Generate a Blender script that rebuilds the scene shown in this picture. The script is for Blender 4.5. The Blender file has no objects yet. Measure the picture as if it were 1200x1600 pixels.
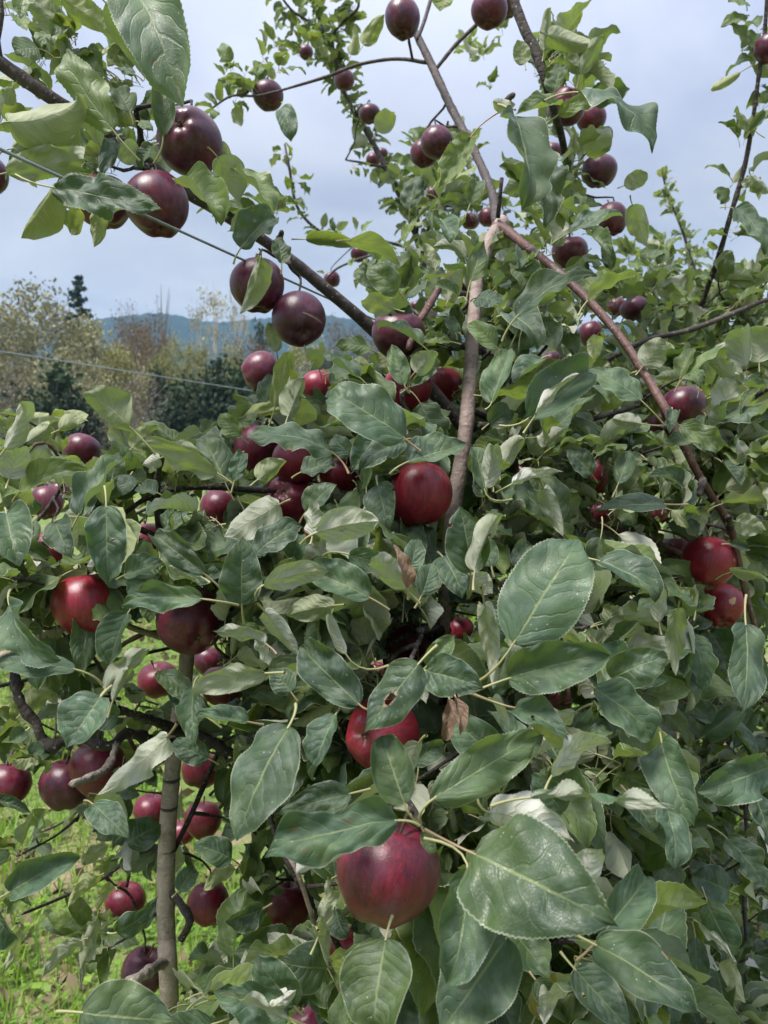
import bpy, math, random
import numpy as np
from mathutils import Vector, Matrix
from mathutils.bvhtree import BVHTree

random.seed(7)
RNG = np.random.default_rng(11)
R = math.radians
scene = bpy.context.scene
COL = scene.collection

# ------------------------------------------------------------------ camera
FPX = 1204.0                      # focal length in pixels of a 1200x1600 picture
PITCH = math.atan(85 / FPX)       # camera looks about four degrees down
EYE = Vector((0, 0, 1.55))
cam_data = bpy.data.cameras.new('camera')
cam = bpy.data.objects.new('camera', cam_data)
COL.objects.link(cam)
cam.location = EYE
cam.rotation_euler = (math.pi / 2 - PITCH, 0, 0)
cam_data.sensor_fit = 'VERTICAL'
cam_data.sensor_height = 24
cam_data.lens = 24 * FPX / 1600
cam_data.clip_start = 0.05
cam_data.clip_end = 6000
cam_data.dof.use_dof = True
cam_data.dof.focus_distance = 0.78
cam_data.dof.aperture_fstop = 7.8
scene.camera = cam
FWD = Vector((0, math.cos(PITCH), -math.sin(PITCH)))
UPV = Vector((0, math.sin(PITCH), math.cos(PITCH)))
RGT = Vector((1, 0, 0))


def at(px, py, d):
    px, py, d = float(px), float(py), float(d)
    return EYE + d * (FWD + (px - 600) / FPX * RGT + (800 - py) / FPX * UPV)


# ------------------------------------------------------------------ world: overcast over a Nishita sky
SUN_EL, SUN_AZ = R(64), R(236)    # azimuth clockwise from +Y: behind the camera, a little to the left
world = bpy.data.worlds.new('World')
scene.world = world
world.use_nodes = True
wn = world.node_tree.nodes
wl = world.node_tree.links
wn.clear()
w_out = wn.new('ShaderNodeOutputWorld')
w_bg = wn.new('ShaderNodeBackground')
w_bg.inputs['Strength'].default_value = 0.052
sky = wn.new('ShaderNodeTexSky')
sky.sky_type = 'NISHITA'
sky.sun_disc = False
sky.sun_elevation = SUN_EL
sky.sun_rotation = SUN_AZ
tc = wn.new('ShaderNodeTexCoord')
sep = wn.new('ShaderNodeSeparateXYZ')
wl.new(tc.outputs['Generated'], sep.inputs[0])
zz = wn.new('ShaderNodeMath'); zz.operation = 'MAXIMUM'; zz.inputs[1].default_value = 0.0
wl.new(sep.outputs['Z'], zz.inputs[0])
za = wn.new('ShaderNodeMath'); za.operation = 'ADD'; za.inputs[1].default_value = 0.16
wl.new(zz.outputs[0], za.inputs[0])
dx = wn.new('ShaderNodeMath'); dx.operation = 'DIVIDE'
dy = wn.new('ShaderNodeMath'); dy.operation = 'DIVIDE'
wl.new(sep.outputs['X'], dx.inputs[0]); wl.new(za.outputs[0], dx.inputs[1])
wl.new(sep.outputs['Y'], dy.inputs[0]); wl.new(za.outputs[0], dy.inputs[1])
cmb = wn.new('ShaderNodeCombineXYZ')
wl.new(dx.outputs[0], cmb.inputs['X']); wl.new(dy.outputs[0], cmb.inputs['Y'])
cn = wn.new('ShaderNodeTexNoise')
cn.inputs['Scale'].default_value = 1.15
cn.inputs['Detail'].default_value = 5
cn.inputs['Roughness'].default_value = 0.52
cn.inputs['Distortion'].default_value = 0.4
wl.new(cmb.outputs[0], cn.inputs['Vector'])
cr = wn.new('ShaderNodeValToRGB')
cr.color_ramp.elements[0].position = 0.35
cr.color_ramp.elements[0].color = (0.445, 0.485, 0.655, 1)
cr.color_ramp.elements[1].position = 0.68
cr.color_ramp.elements[1].color = (0.77, 0.79, 0.875, 1)
wl.new(cn.outputs['Fac'], cr.inputs['Fac'])
csc = wn.new('ShaderNodeVectorMath'); csc.operation = 'SCALE'; csc.inputs['Scale'].default_value = 9.2
wl.new(cr.outputs['Color'], csc.inputs[0])
grad = wn.new('ShaderNodeMapRange')            # an overcast sky is brighter overhead than at the horizon
grad.inputs['From Min'].default_value = 0.30
grad.inputs['From Max'].default_value = 1.0
grad.inputs['To Min'].default_value = 3.75
grad.inputs['To Max'].default_value = 11.5
wl.new(zz.outputs[0], grad.inputs['Value'])
wl.new(grad.outputs['Result'], csc.inputs['Scale'])
mixs = wn.new('ShaderNodeMix'); mixs.data_type = 'RGBA'
mixs.inputs['Factor'].default_value = 0.95
wl.new(sky.outputs['Color'], mixs.inputs['A'])
wl.new(csc.outputs['Vector'], mixs.inputs['B'])
wl.new(mixs.outputs['Result'], w_bg.inputs['Color'])
wl.new(w_bg.outputs[0], w_out.inputs['Surface'])

sun_data = bpy.data.lights.new('sun', 'SUN')
sun_data.energy = 1.5
sun_data.angle = R(17)
sun_data.color = (1.0, 0.96, 0.90)
sun = bpy.data.objects.new('sun', sun_data)
COL.objects.link(sun)
sdir = Vector((math.sin(SUN_AZ) * math.cos(SUN_EL), math.cos(SUN_AZ) * math.cos(SUN_EL), math.sin(SUN_EL)))
sun.rotation_euler = sdir.to_track_quat('Z', 'Y').to_euler()
sun.location = (0, -3, 8)

vs = scene.view_settings
vs.view_transform = 'Standard'
vs.look = 'None'
vs.exposure = 2.22
vs.gamma = 1.0
vs.use_curve_mapping = False
scene.cycles.max_bounces = 8
scene.cycles.transparent_max_bounces = 4
scene.cycles.volume_bounces = 3
scene.cycles.use_denoising = True


# ------------------------------------------------------------------ material helpers
class NT:
    def __init__(self, name):
        self.m = bpy.data.materials.new(name)
        self.m.use_nodes = True
        self.t = self.m.node_tree
        self.t.nodes.clear()
        self.out = self.n('ShaderNodeOutputMaterial')

    def n(self, typ, **kw):
        nd = self.t.nodes.new(typ)
        for k, v in kw.items():
            setattr(nd, k, v)
        return nd

    def put(self, sock, v):
        if hasattr(v, 'is_linked') or hasattr(v, 'links'):
            self.t.links.new(v, sock)
        elif isinstance(v, (tuple, list)) and len(v) == 3 and sock.type == 'RGBA':
            sock.default_value = (*v, 1)
        else:
            sock.default_value = v

    def math(self, op, a, b=0.0, c=None, clamp=False):
        nd = self.n('ShaderNodeMath', operation=op)
        nd.use_clamp = clamp
        self.put(nd.inputs[0], a)
        self.put(nd.inputs[1], b)
        if c is not None:
            self.put(nd.inputs[2], c)
        return nd.outputs[0]

    def mix(self, f, a, b, blend='MIX'):
        nd = self.n('ShaderNodeMix', data_type='RGBA', blend_type=blend)
        nd.clamp_factor = True
        self.put(nd.inputs['Factor'], f)
        self.put(nd.inputs['A'], a)
        self.put(nd.inputs['B'], b)
        return nd.outputs['Result']

    def sstep(self, v, lo, hi, a=0.0, b=1.0):
        nd = self.n('ShaderNodeMapRange', interpolation_type='SMOOTHSTEP')
        self.put(nd.inputs['Value'], v)
        nd.inputs['From Min'].default_value = lo
        nd.inputs['From Max'].default_value = hi
        nd.inputs['To Min'].default_value = a
        nd.inputs['To Max'].default_value = b
        return nd.outputs['Result']

    def noise(self, vec, scale, detail=3, rough=0.5, dist=0.0):
        nd = self.n('ShaderNodeTexNoise')
        if vec is not None:
            self.put(nd.inputs['Vector'], vec)
        nd.inputs['Scale'].default_value = scale
        nd.inputs['Detail'].default_value = detail
        nd.inputs['Roughness'].default_value = rough
        nd.inputs['Distortion'].default_value = dist
        return nd.outputs['Fac']

    def voro(self, vec, scale, feature='F1'):
        nd = self.n('ShaderNodeTexVoronoi', feature=feature)
        self.put(nd.inputs['Vector'], vec)
        nd.inputs['Scale'].default_value = scale
        return nd

    def vmul(self, vec, s):
        nd = self.n('ShaderNodeVectorMath', operation='MULTIPLY')
        self.put(nd.inputs[0], vec)
        nd.inputs[1].default_value = s
        return nd.outputs[0]

    def vadd(self, a, b):
        nd = self.n('ShaderNodeVectorMath', operation='ADD')
        self.put(nd.inputs[0], a)
        self.put(nd.inputs[1], b)
        return nd.outputs[0]

    def bump(self, h, strength, dist):
        nd = self.n('ShaderNodeBump')
        nd.inputs['Strength'].default_value = strength
        nd.inputs['Distance'].default_value = dist
        self.put(nd.inputs['Height'], h)
        return nd.outputs[0]

    def bsdf(self, col, rough, normal=None, spec=0.5, **kw):
        nd = self.n('ShaderNodeBsdfPrincipled')
        self.put(nd.inputs['Base Color'], col)
        self.put(nd.inputs['Roughness'], rough)
        self.put(nd.inputs['Specular IOR Level'], spec)
        if normal is not None:
            self.put(nd.inputs['Normal'], normal)
        for k, v in kw.items():
            self.put(nd.inputs[k], v)
        return nd.outputs[0]

    def mixsh(self, f, a, b):
        nd = self.n('ShaderNodeMixShader')
        self.put(nd.inputs[0], f)
        self.put(nd.inputs[1], a)
        self.put(nd.inputs[2], b)
        return nd.outputs[0]

    def transl(self, col, normal=None):
        nd = self.n('ShaderNodeBsdfTranslucent')
        self.put(nd.inputs[0], col)
        return nd.outputs[0]

    def done(self, sh):
        self.t.links.new(sh, self.out.inputs['Surface'])
        return self.m


def leaf_material(name, withered=False):
    k = NT(name)
    uv = k.n('ShaderNodeUVMap').outputs[0]
    s = k.n('ShaderNodeSeparateXYZ')
    k.put(s.inputs[0], uv)
    u, v = s.outputs[0], s.outputs[1]
    ao = k.n('ShaderNodeAttribute', attribute_type='OBJECT', attribute_name='leaf_tint').outputs['Vector']
    ag = k.n('ShaderNodeAttribute', attribute_type='GEOMETRY', attribute_name='leaf_tint').outputs['Vector']
    tint = k.n('ShaderNodeSeparateXYZ')
    k.put(tint.inputs[0], k.vadd(ao, ag))
    hue0, pale, rnd = tint.outputs
    a = k.math('ABSOLUTE', k.math('MULTIPLY_ADD', u, 2.0, -1.0))
    comb = k.n('ShaderNodeCombineXYZ')
    k.put(comb.inputs[0], k.math('MULTIPLY_ADD', u, 0.7, k.math('MULTIPLY', rnd, 37.0)))
    k.put(comb.inputs[1], v)
    k.put(comb.inputs[2], k.math('MULTIPLY', rnd, 11.0))
    vec = comb.outputs[0]
    wob = k.noise(vec, 3.0, 2)
    # side veins leaving the midrib at an angle
    side = k.math('GREATER_THAN', u, 0.5)
    sv = k.math('MULTIPLY', k.math('SUBTRACT', v, k.math('MULTIPLY', k.math('POWER', a, 1.25), 0.26)), 7.2)
    sv = k.math('ADD', sv, k.math('MULTIPLY', side, 0.45))
    sv = k.math('ADD', sv, k.math('MULTIPLY_ADD', wob, 2.4, k.math('MULTIPLY', rnd, 3.0)))
    fr = k.math('ABSOLUTE', k.math('SUBTRACT', k.math('FRACT', sv), 0.5))
    vein = k.math('MULTIPLY', k.sstep(fr, 0.02, 0.11, 1.0, 0.0), k.sstep(a, 0.45, 1.0, 1.0, 0.15))
    mid = k.math('MULTIPLY', k.sstep(a, 0.012, 0.055, 1.0, 0.0), k.sstep(v, 0.45, 1.0, 1.0, 0.15))
    vv = k.math('MAXIMUM', vein, mid)
    net = k.voro(k.vadd(k.vmul(vec, (1.0, 1.0, 1.0)), (3, 1, 0)), 44.0, 'DISTANCE_TO_EDGE').outputs['Distance']
    netl = k.sstep(net, 0.0, 0.10, 1.0, 0.0)
    big = k.noise(vec, 2.2, 3, 0.55)
    hue = k.math('ADD', hue0, k.math('MULTIPLY', k.math('SUBTRACT', k.noise(k.vadd(vec, (2, 9, 4)), 1.7, 3, 0.6), 0.5), 0.9))
    hue = k.math('MAXIMUM', hue, 0.0)
    fine = k.noise(vec, 38.0, 3, 0.6)
    quilt = k.sstep(fr, 0.05, 0.5, 0.0, 1.0)
    if not withered:
        dark = k.mix(k.sstep(big, 0.35, 0.68), (0.022, 0.051, 0.030), (0.064, 0.112, 0.060))
        yell = k.mix(k.sstep(big, 0.35, 0.68), (0.10, 0.155, 0.028), (0.17, 0.22, 0.040))
        top = k.mix(hue, dark, yell)
        lum = k.math('MULTIPLY_ADD', k.math('FRACT', k.math('MULTIPLY', rnd, 5.17)), 0.60, 0.70)
        lumc = k.n('ShaderNodeCombineXYZ')
        for q_ in range(3):
            k.put(lumc.inputs[q_], lum)
        top = k.mix(1.0, top, lumc.outputs[0], 'MULTIPLY')
        top = k.mix(k.math('SUBTRACT', hue, 1.0, clamp=True), top, (0.42, 0.30, 0.02))
        top = k.mix(k.math('MULTIPLY', vein, 0.28), top, (0.12, 0.17, 0.07))
        top = k.mix(k.math('MULTIPLY', mid, 0.70), top, (0.22, 0.27, 0.11))
        top = k.mix(k.math('MULTIPLY', netl, 0.10), top, (0.13, 0.18, 0.08))
        top = k.mix(k.math('MULTIPLY', k.sstep(a, 0.955, 0.995), 0.7), top, (0.42, 0.45, 0.33))
        # dusty film, lime specks, rusty blemishes
        dust = k.math('MULTIPLY', k.sstep(k.noise(vec, 5.0, 5, 0.65), 0.44, 0.72), k.math('MULTIPLY_ADD', k.math('FRACT', k.math('MULTIPLY', rnd, 17.3)), 0.36, 0.06))
        top = k.mix(dust, top, (0.26, 0.30, 0.25))
        spk = k.voro(k.vadd(vec, (0, 7, 0)), 15.0)
        spot = k.math('MULTIPLY', k.sstep(spk.outputs['Distance'], 0.07, 0.15, 1.0, 0.0),
                      k.sstep(k.noise(vec, 4.0, 1), 0.56, 0.62))
        top = k.mix(k.math('MULTIPLY', spot, 0.6), top, (0.55, 0.57, 0.50))
        rust = k.math('MULTIPLY', k.sstep(k.noise(k.vadd(vec, (5, 5, 5)), 4.5, 5, 0.7), 0.62, 0.72),
                      k.sstep(k.math('FRACT', k.math('MULTIPLY', rnd, 7.31)), 0.40, 0.75))
        top = k.mix(k.math('MULTIPLY', rust, 0.85), top, (0.13, 0.065, 0.025))
        und = k.mix(hue, (0.27, 0.30, 0.21), (0.28, 0.315, 0.12))
        und = k.mix(pale, und, (0.64, 0.63, 0.58))
        und = k.mix(k.math('MULTIPLY', netl, 0.22), und, (0.40, 0.42, 0.27))
        und = k.mix(k.math('MULTIPLY', vv, 0.62), und, (0.47, 0.48, 0.33))
        und = k.mix(k.math('MULTIPLY', k.sstep(big, 0.4, 0.75), 0.3), und, (0.13, 0.15, 0.085))
        und = k.mix(k.math('MULTIPLY', rust, 0.5), und, (0.20, 0.13, 0.07))
        tr = k.mix(hue, (0.11, 0.20, 0.03), (0.34, 0.44, 0.055))
        tr = k.mix(k.math('MULTIPLY', vv, 0.6), tr, (0.10, 0.13, 0.03))
        trf = 0.27
    else:
        top = k.mix(big, (0.10, 0.055, 0.035), (0.30, 0.20, 0.13))
        top = k.mix(k.math('MULTIPLY', vv, 0.5), top, (0.35, 0.26, 0.18))
        und = k.mix(big, (0.20, 0.13, 0.09), (0.42, 0.32, 0.24))
        tr = (0.25, 0.13, 0.05)
        trf = 0.12
    h = k.math('ADD', k.math('MULTIPLY', quilt, 0.38), k.math('MULTIPLY', vv, -0.45))
    h = k.math('ADD', h, k.math('MULTIPLY', netl, -0.13))
    h = k.math('ADD', h, k.math('MULTIPLY', fine, 0.24))
    back = k.n('ShaderNodeNewGeometry').outputs['Backfacing']
    bn = k.bump(h, 0.75, 0.0010)
    rt = k.math('MULTIPLY_ADD', k.noise(vec, 7.0, 3), 0.26, k.math('MULTIPLY_ADD', k.math('FRACT', k.math('MULTIPLY', rnd, 3.7)), 0.22, 0.28))
    sh_t = k.bsdf(top, rt, bn, 0.5)
    sh_u = k.bsdf(und, 0.72, bn, 0.25)
    sh = k.mixsh(back, sh_t, sh_u)
    sh = k.mixsh(trf, sh, k.transl(tr))
    return k.done(sh)


def stalk_material():
    k = NT('leaf_stalk')
    c = k.n('ShaderNodeTexCoord').outputs['Object']
    ob = k.n('ShaderNodeObjectInfo').outputs['Random']
    col = k.mix(k.noise(c, 2.0, 2), (0.24, 0.29, 0.11), (0.30, 0.24, 0.13))
    col = k.mix(k.math('MULTIPLY', k.sstep(ob, 0.7, 1.0), 0.6), col, (0.22, 0.11, 0.09))
    return k.done(k.bsdf(col, 0.5))


def bark_material(name, c1, c2, c3, rough=0.75, bump=0.6, ring=0.5):
    k = NT(name)
    c = k.n('ShaderNodeTexCoord').outputs['Object']
    uv = k.n('ShaderNodeUVMap').outputs[0]
    n1 = k.noise(c, 14, 5, 0.6)
    n2 = k.noise(c, 90, 4, 0.65)
    rings = k.noise(k.vmul(uv, (0.7, 70, 1)), 1.0, 3, 0.6)
    col = k.mix(k.sstep(n1, 0.35, 0.65), c1, c2)
    col = k.mix(k.math('MULTIPLY', k.sstep(n2, 0.45, 0.75), 0.55), col, c3)
    col = k.mix(k.math('MULTIPLY', k.sstep(rings, 0.60, 0.72), ring), col, tuple(x * 0.45 for x in c1))
    blot = k.noise(c, 38, 4, 0.7)
    col = k.mix(k.math('MULTIPLY', k.sstep(blot, 0.56, 0.66), 0.5), col, tuple(x * 0.4 for x in c2))
    lich = k.math('MULTIPLY', k.sstep(k.noise(k.vadd(c, (4, 2, 1)), 22, 5, 0.7), 0.60, 0.68), 0.45)
    col = k.mix(lich, col, (0.34, 0.35, 0.30))
    len_ = k.voro(k.vmul(uv, (5, 130, 1)), 1.0).outputs['Distance']
    lens = k.math('MULTIPLY', k.sstep(len_, 0.10, 0.20, 1.0, 0.0), 0.6)
    col = k.mix(lens, col, (0.42, 0.36, 0.30))
    h = k.math('ADD', k.math('MULTIPLY', n2, 0.8), k.math('MULTIPLY', rings, 0.9))
    h = k.math('ADD', h, k.math('MULTIPLY', n1, 0.8))
    return k.done(k.bsdf(col, rough, k.bump(h, bump, 0.006), 0.3))


def apple_material():
    k = NT('apple_skin')
    tcn = k.n('ShaderNodeTexCoord')
    c = tcn.outputs['Object']
    at_ = k.n('ShaderNodeAttribute', attribute_type='OBJECT', attribute_name='skin_redness').outputs['Vector']
    s = k.n('ShaderNodeSeparateXYZ'); k.put(s.inputs[0], at_)
    skin_red, rnd = s.outputs[0], s.outputs[1]
    off = k.n('ShaderNodeCombineXYZ')
    for i in range(3):
        k.put(off.inputs[i], k.math('MULTIPLY', rnd, 13.7 + 5 * i))
    cc = k.vadd(c, off.outputs[0])
    n1 = k.noise(cc, 1.5, 4, 0.55)
    stretch = k.vadd(k.vmul(c, (9, 9, 1.1)), off.outputs[0])
    streak = k.sstep(k.noise(stretch, 1.2, 5, 0.62), 0.22, 0.80)
    red = k.mix(streak, (0.100, 0.0030, 0.0115), (0.300, 0.0110, 0.0250))
    drk = k.mix(streak, (0.019, 0.0024, 0.0085), (0.072, 0.0048, 0.0190))
    f = k.math('ADD', skin_red, k.math('MULTIPLY_ADD', n1, 1.1, -0.55), clamp=True)
    col = k.mix(f, drk, red)
    # waxy bloom, thicker in patches and rubbed off elsewhere
    bl = k.math('MULTIPLY', k.sstep(k.noise(cc, 2.6, 5, 0.62), 0.42, 0.75), 0.085)
    bl = k.math('MULTIPLY', bl, k.math('MULTIPLY_ADD', skin_red, -1.3, 2.0))
    col = k.mix(k.math('ADD', bl, 0.012), col, (0.34, 0.20, 0.33))
    vo = k.voro(cc, 17.0)
    dots = k.math('MULTIPLY', k.sstep(vo.outputs['Distance'], 0.05, 0.10, 1.0, 0.0), 0.7)
    col = k.mix(dots, col, (0.42, 0.25, 0.20))
    scr = k.n('ShaderNodeTexNoise'); k.put(scr.inputs['Vector'], k.vadd(k.vmul(c, (3, 16, 7)), off.outputs[0]))
    scr.inputs['Scale'].default_value = 2.2; scr.inputs['Detail'].default_value = 5; scr.inputs['Roughness'].default_value = 0.7
    scs = k.math('MULTIPLY', k.sstep(scr.outputs['Fac'], 0.68, 0.76), 0.5)
    col = k.mix(scs, col, (0.36, 0.26, 0.23))
    # russet in the stem cavity
    sp = k.n('ShaderNodeSeparateXYZ'); k.put(sp.inputs[0], c)
    rr = k.math('SQRT', k.math('ADD', k.math('POWER', sp.outputs[0], 2.0), k.math('POWER', sp.outputs[1], 2.0)))
    cav = k.math('MULTIPLY', k.sstep(rr, 0.10, 0.32, 1.0, 0.0), 0.6)
    col = k.mix(k.math('MULTIPLY', cav, n1), col, (0.17, 0.10, 0.05))
    rough = k.math('MULTIPLY_ADD', k.noise(cc, 3.0, 4, 0.6), 0.26, 0.20)
    h = k.noise(cc, 30, 3, 0.6)
    sh = k.bsdf(col, rough, k.bump(h, 0.10, 0.02), 0.5, **{'Sheen Weight': 0.025, 'Sheen Roughness': 0.4})
    return k.done(sh)


def plain(name, col, rough=0.6, metallic=0.0, var=0.25, scale=30):
    k = NT(name)
    c = k.n('ShaderNodeTexCoord').outputs['Object']
    n = k.noise(c, scale, 3)
    cc = k.mix(n, tuple(x * (1 - var) for x in col), tuple(min(1, x * (1 + var)) for x in col))
    return k.done(k.bsdf(cc, rough, k.bump(n, 0.3, 0.002), 0.4, Metallic=metallic))


def far_leaf(name, c1, c2, tr=0.25, scale=0.9):
    k = NT(name)
    c = k.n('ShaderNodeTexCoord').outputs['Object']
    ob = k.n('ShaderNodeObjectInfo').outputs['Random']
    g = k.n('ShaderNodeAttribute', attribute_type='GEOMETRY', attribute_name='shade').outputs['Fac']
    n = k.noise(c, scale, 3)
    f = k.math('ADD', k.math('MULTIPLY', n, 0.9), k.math('MULTIPLY_ADD', g, 0.9, -0.4), clamp=True)
    col = k.mix(f, c1, c2)
    col = k.mix(k.math('MULTIPLY', ob, 0.3), col, tuple(0.5 * (x + 0.1) for x in c1))
    sh = k.bsdf(col, 0.8, None, 0.1)
    return k.done(k.mixsh(tr, sh, k.transl(col)))


M_LEAF = leaf_material('apple_leaf')
M_DEAD = leaf_material('withered_leaf', True)
M_STALK = stalk_material()
M_APPLE = apple_material()
M_STEM = plain('apple_stem', (0.09, 0.06, 0.04), 0.7)
M_CALYX = plain('dry_calyx', (0.05, 0.045, 0.04), 0.9, var=0.7)
M_SCAR = plain('corky_scar', (0.27, 0.17, 0.12), 0.9, var=0.5, scale=60)
M_FLESH = plain('bare_flesh', (0.46, 0.30, 0.17), 0.8, var=0.4, scale=40)
B_TRUNK = bark_material('bark_trunk', (0.20, 0.145, 0.125), (0.30, 0.23, 0.205), (0.42, 0.355, 0.33))
B_SLIM = bark_material('bark_slim_trunk', (0.24, 0.195, 0.15), (0.34, 0.285, 0.23), (0.45, 0.395, 0.33))
B_RED = bark_material('bark_reddish', (0.075, 0.034, 0.029), (0.12, 0.062, 0.053), (0.21, 0.14, 0.125), 0.55, 0.35, 0.35)
B_DARK = bark_material('bark_dark', (0.026, 0.020, 0.018), (0.050, 0.040, 0.036), (0.12, 0.10, 0.09), 0.8, 0.9, 0.6)
B_GREY = bark_material('bark_grey', (0.042, 0.032, 0.031), (0.070, 0.056, 0.054), (0.14, 0.12, 0.114), 0.7, 0.5, 0.4)
B_KNOT = bark_material('bark_knotted', (0.13, 0.11, 0.09), (0.23, 0.20, 0.165), (0.40, 0.37, 0.31), 0.85, 1.0, 0.7)
M_WIRE = plain('galvanised_wire', (0.30, 0.33, 0.36), 0.45, 0.7, 0.3, 80)
M_DARKWIRE = plain('dark_hose', (0.03, 0.032, 0.036), 0.5, 0.0, 0.3, 80)


# ------------------------------------------------------------------ mesh helpers
def mesh_np(name, V, Q, mats, uv=None, mi=None, smooth=True, tri=False):
    """V (n,3), Q (m,4) quads or (m,3) triangles."""
    me = bpy.data.meshes.new(name)
    V = np.ascontiguousarray(V, dtype=np.float32)
    Q = np.ascontiguousarray(Q, dtype=np.int32)
    nf, kf = Q.shape
    me.vertices.add(len(V))
    me.vertices.foreach_set('co', V.ravel())
    me.loops.add(nf * kf)
    me.loops.foreach_set('vertex_index', Q.ravel())
    me.polygons.add(nf)
    me.polygons.foreach_set('loop_start', np.arange(0, nf * kf, kf, dtype=np.int32))
    me.polygons.foreach_set('loop_total', np.full(nf, kf, dtype=np.int32))
    if mi is not None:
        me.polygons.foreach_set('material_index', np.ascontiguousarray(mi, dtype=np.int32))
    me.polygons.foreach_set('use_smooth', np.full(nf, smooth, dtype=bool))
    if uv is not None:
        lay = me.uv_layers.new(name='UVMap')
        lay.data.foreach_set('uv', np.ascontiguousarray(uv[Q.ravel()], dtype=np.float32).ravel())
    for m in (mats if isinstance(mats, (list, tuple)) else [mats]):
        me.materials.append(m)
    me.update(calc_edges=True)
    return me


def link(name, me, parent=None, mw=None):
    o = bpy.data.objects.new(name, me)
    COL.objects.link(o)
    if parent is not None:
        o.parent = parent
        o.matrix_parent_inverse = Matrix.Translation(-parent.location)
    if mw is not None:
        o.matrix_basis = mw
    return o


def tag(o, label=None, category=None, group=None, kind=None):
    for k_, v_ in (('label', label), ('category', category), ('group', group), ('kind', kind)):
        if v_:
            o[k_] = v_
    return o


def empty(name, loc):
    o = bpy.data.objects.new(name, None)
    COL.objects.link(o)
    o.location = loc
    o.empty_display_size = 0.2
    return o


def spline(pts, rad, step=0.02):
    """Catmull-Rom through pts with interpolated radii."""
    P = [np.array(p, float) for p in pts]
    P = [2 * P[0] - P[1]] + P + [2 * P[-1] - P[-2]]
    rr = [rad[0]] + list(rad) + [rad[-1]]
    out, ro = [], []
    for i in range(1, len(P) - 2):
        n = max(2, int(np.linalg.norm(P[i + 1] - P[i]) / step))
        for j in range(n):
            t = j / n
            a, b, c, d = P[i - 1], P[i], P[i + 1], P[i + 2]
            out.append(0.5 * (2 * b + (c - a) * t + (2 * a - 5 * b + 4 * c - d) * t * t + (3 * b - a - 3 * c + d) * t ** 3))
            ro.append(rr[i] * (1 - t) + rr[i + 1] * t)
    out.append(P[-2]); ro.append(rr[-2])
    return np.array(out), np.array(ro)


def tube_np(C, r, sides=10, rough=0.0, nodes=0.0, seed=0):
    """Tube along centreline C (n,3) with radii r; rough = relative radius noise, nodes = swelling at bud nodes."""
    g = np.random.default_rng(seed)
    n = len(C)
    T = np.gradient(C, axis=0)
    T /= np.linalg.norm(T, axis=1)[:, None] + 1e-12
    ref = np.array([0.3, 0.5, 0.81]); ref /= np.linalg.norm(ref)
    if abs(T[0] @ ref) > 0.9:
        ref = np.array([1.0, 0, 0])
    N = np.zeros_like(C)
    v = np.cross(T[0], ref); v /= np.linalg.norm(v)
    for i in range(n):
        v = v - (v @ T[i]) * T[i]
        v /= np.linalg.norm(v) + 1e-12
        N[i] = v
    Bn = np.cross(T, N)
    ang = np.linspace(0, 2 * math.pi, sides, endpoint=False)
    rad = r.copy()
    if nodes > 0:
        seg = np.concatenate([[0], np.cumsum(np.linalg.norm(np.diff(C, axis=0), axis=1))])
        p = g.uniform(0.0, 0.04)
        while p < seg[-1]:
            rad *= 1 + nodes * np.exp(-((seg - p) / 0.006) ** 2)
            p += g.uniform(0.025, 0.06)
    RR = rad[:, None] * (1 + rough * (g.random((n, sides)) - 0.5) * 2)
    V = C[:, None, :] + RR[..., None] * (np.cos(ang)[None, :, None] * N[:, None, :] + np.sin(ang)[None, :, None] * Bn[:, None, :])
    V = V.reshape(-1, 3)
    i = np.arange(n - 1)[:, None] * sides
    j = np.arange(sides)[None, :]
    j2 = (j + 1) % sides
    Q = np.stack([i + j, i + j2, i + sides + j2, i + sides + j], -1).reshape(-1, 4)
    seg = np.concatenate([[0], np.cumsum(np.linalg.norm(np.diff(C, axis=0), axis=1))])
    uv = np.stack([np.tile(np.arange(sides) / sides, n), np.repeat(seg, sides)], -1)
    # end caps as collapsed rings
    V = np.concatenate([V, C[:1] - T[:1] * r[0] * 0.3, C[-1:] + T[-1:] * r[-1] * 0.4])
    uv = np.concatenate([uv, uv[:1], uv[-1:]])
    a0, b0 = n * sides, n * sides + 1
    jj = np.arange(0, sides, 2)
    cap0 = np.stack([np.full(len(jj), a0), (jj + 2) % sides, (jj + 1) % sides, jj], -1)
    e = (n - 1) * sides
    cap1 = np.stack([np.full(len(jj), b0), e + jj, e + (jj + 1) % sides, e + (jj + 2) % sides], -1)
    if sides % 2 == 0:
        Q = np.concatenate([Q, cap0, cap1])
    return V, Q, uv


def tube(name, pts, rad, mat, parent=None, sides=10, step=0.02, rough=0.06, nodes=0.0, seed=None):
    C, r = spline(pts, rad, step)
    V, Q, uv = tube_np(C, r, sides, rough, nodes, seed if seed is not None else random.randrange(10 ** 6))
    return link(name, mesh_np(name, V, Q, mat, uv), parent)


# ------------------------------------------------------------------ leaf geometry
LOD = {'X': (130, 14, 5, 5), 'H': (72, 5, 5, 5), 'M': (26, 3, 4, 4), 'S': (12, 2, 3, 3)}   # rows, columns per half, stalk rings, stalk sides
_topo = {}


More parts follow.
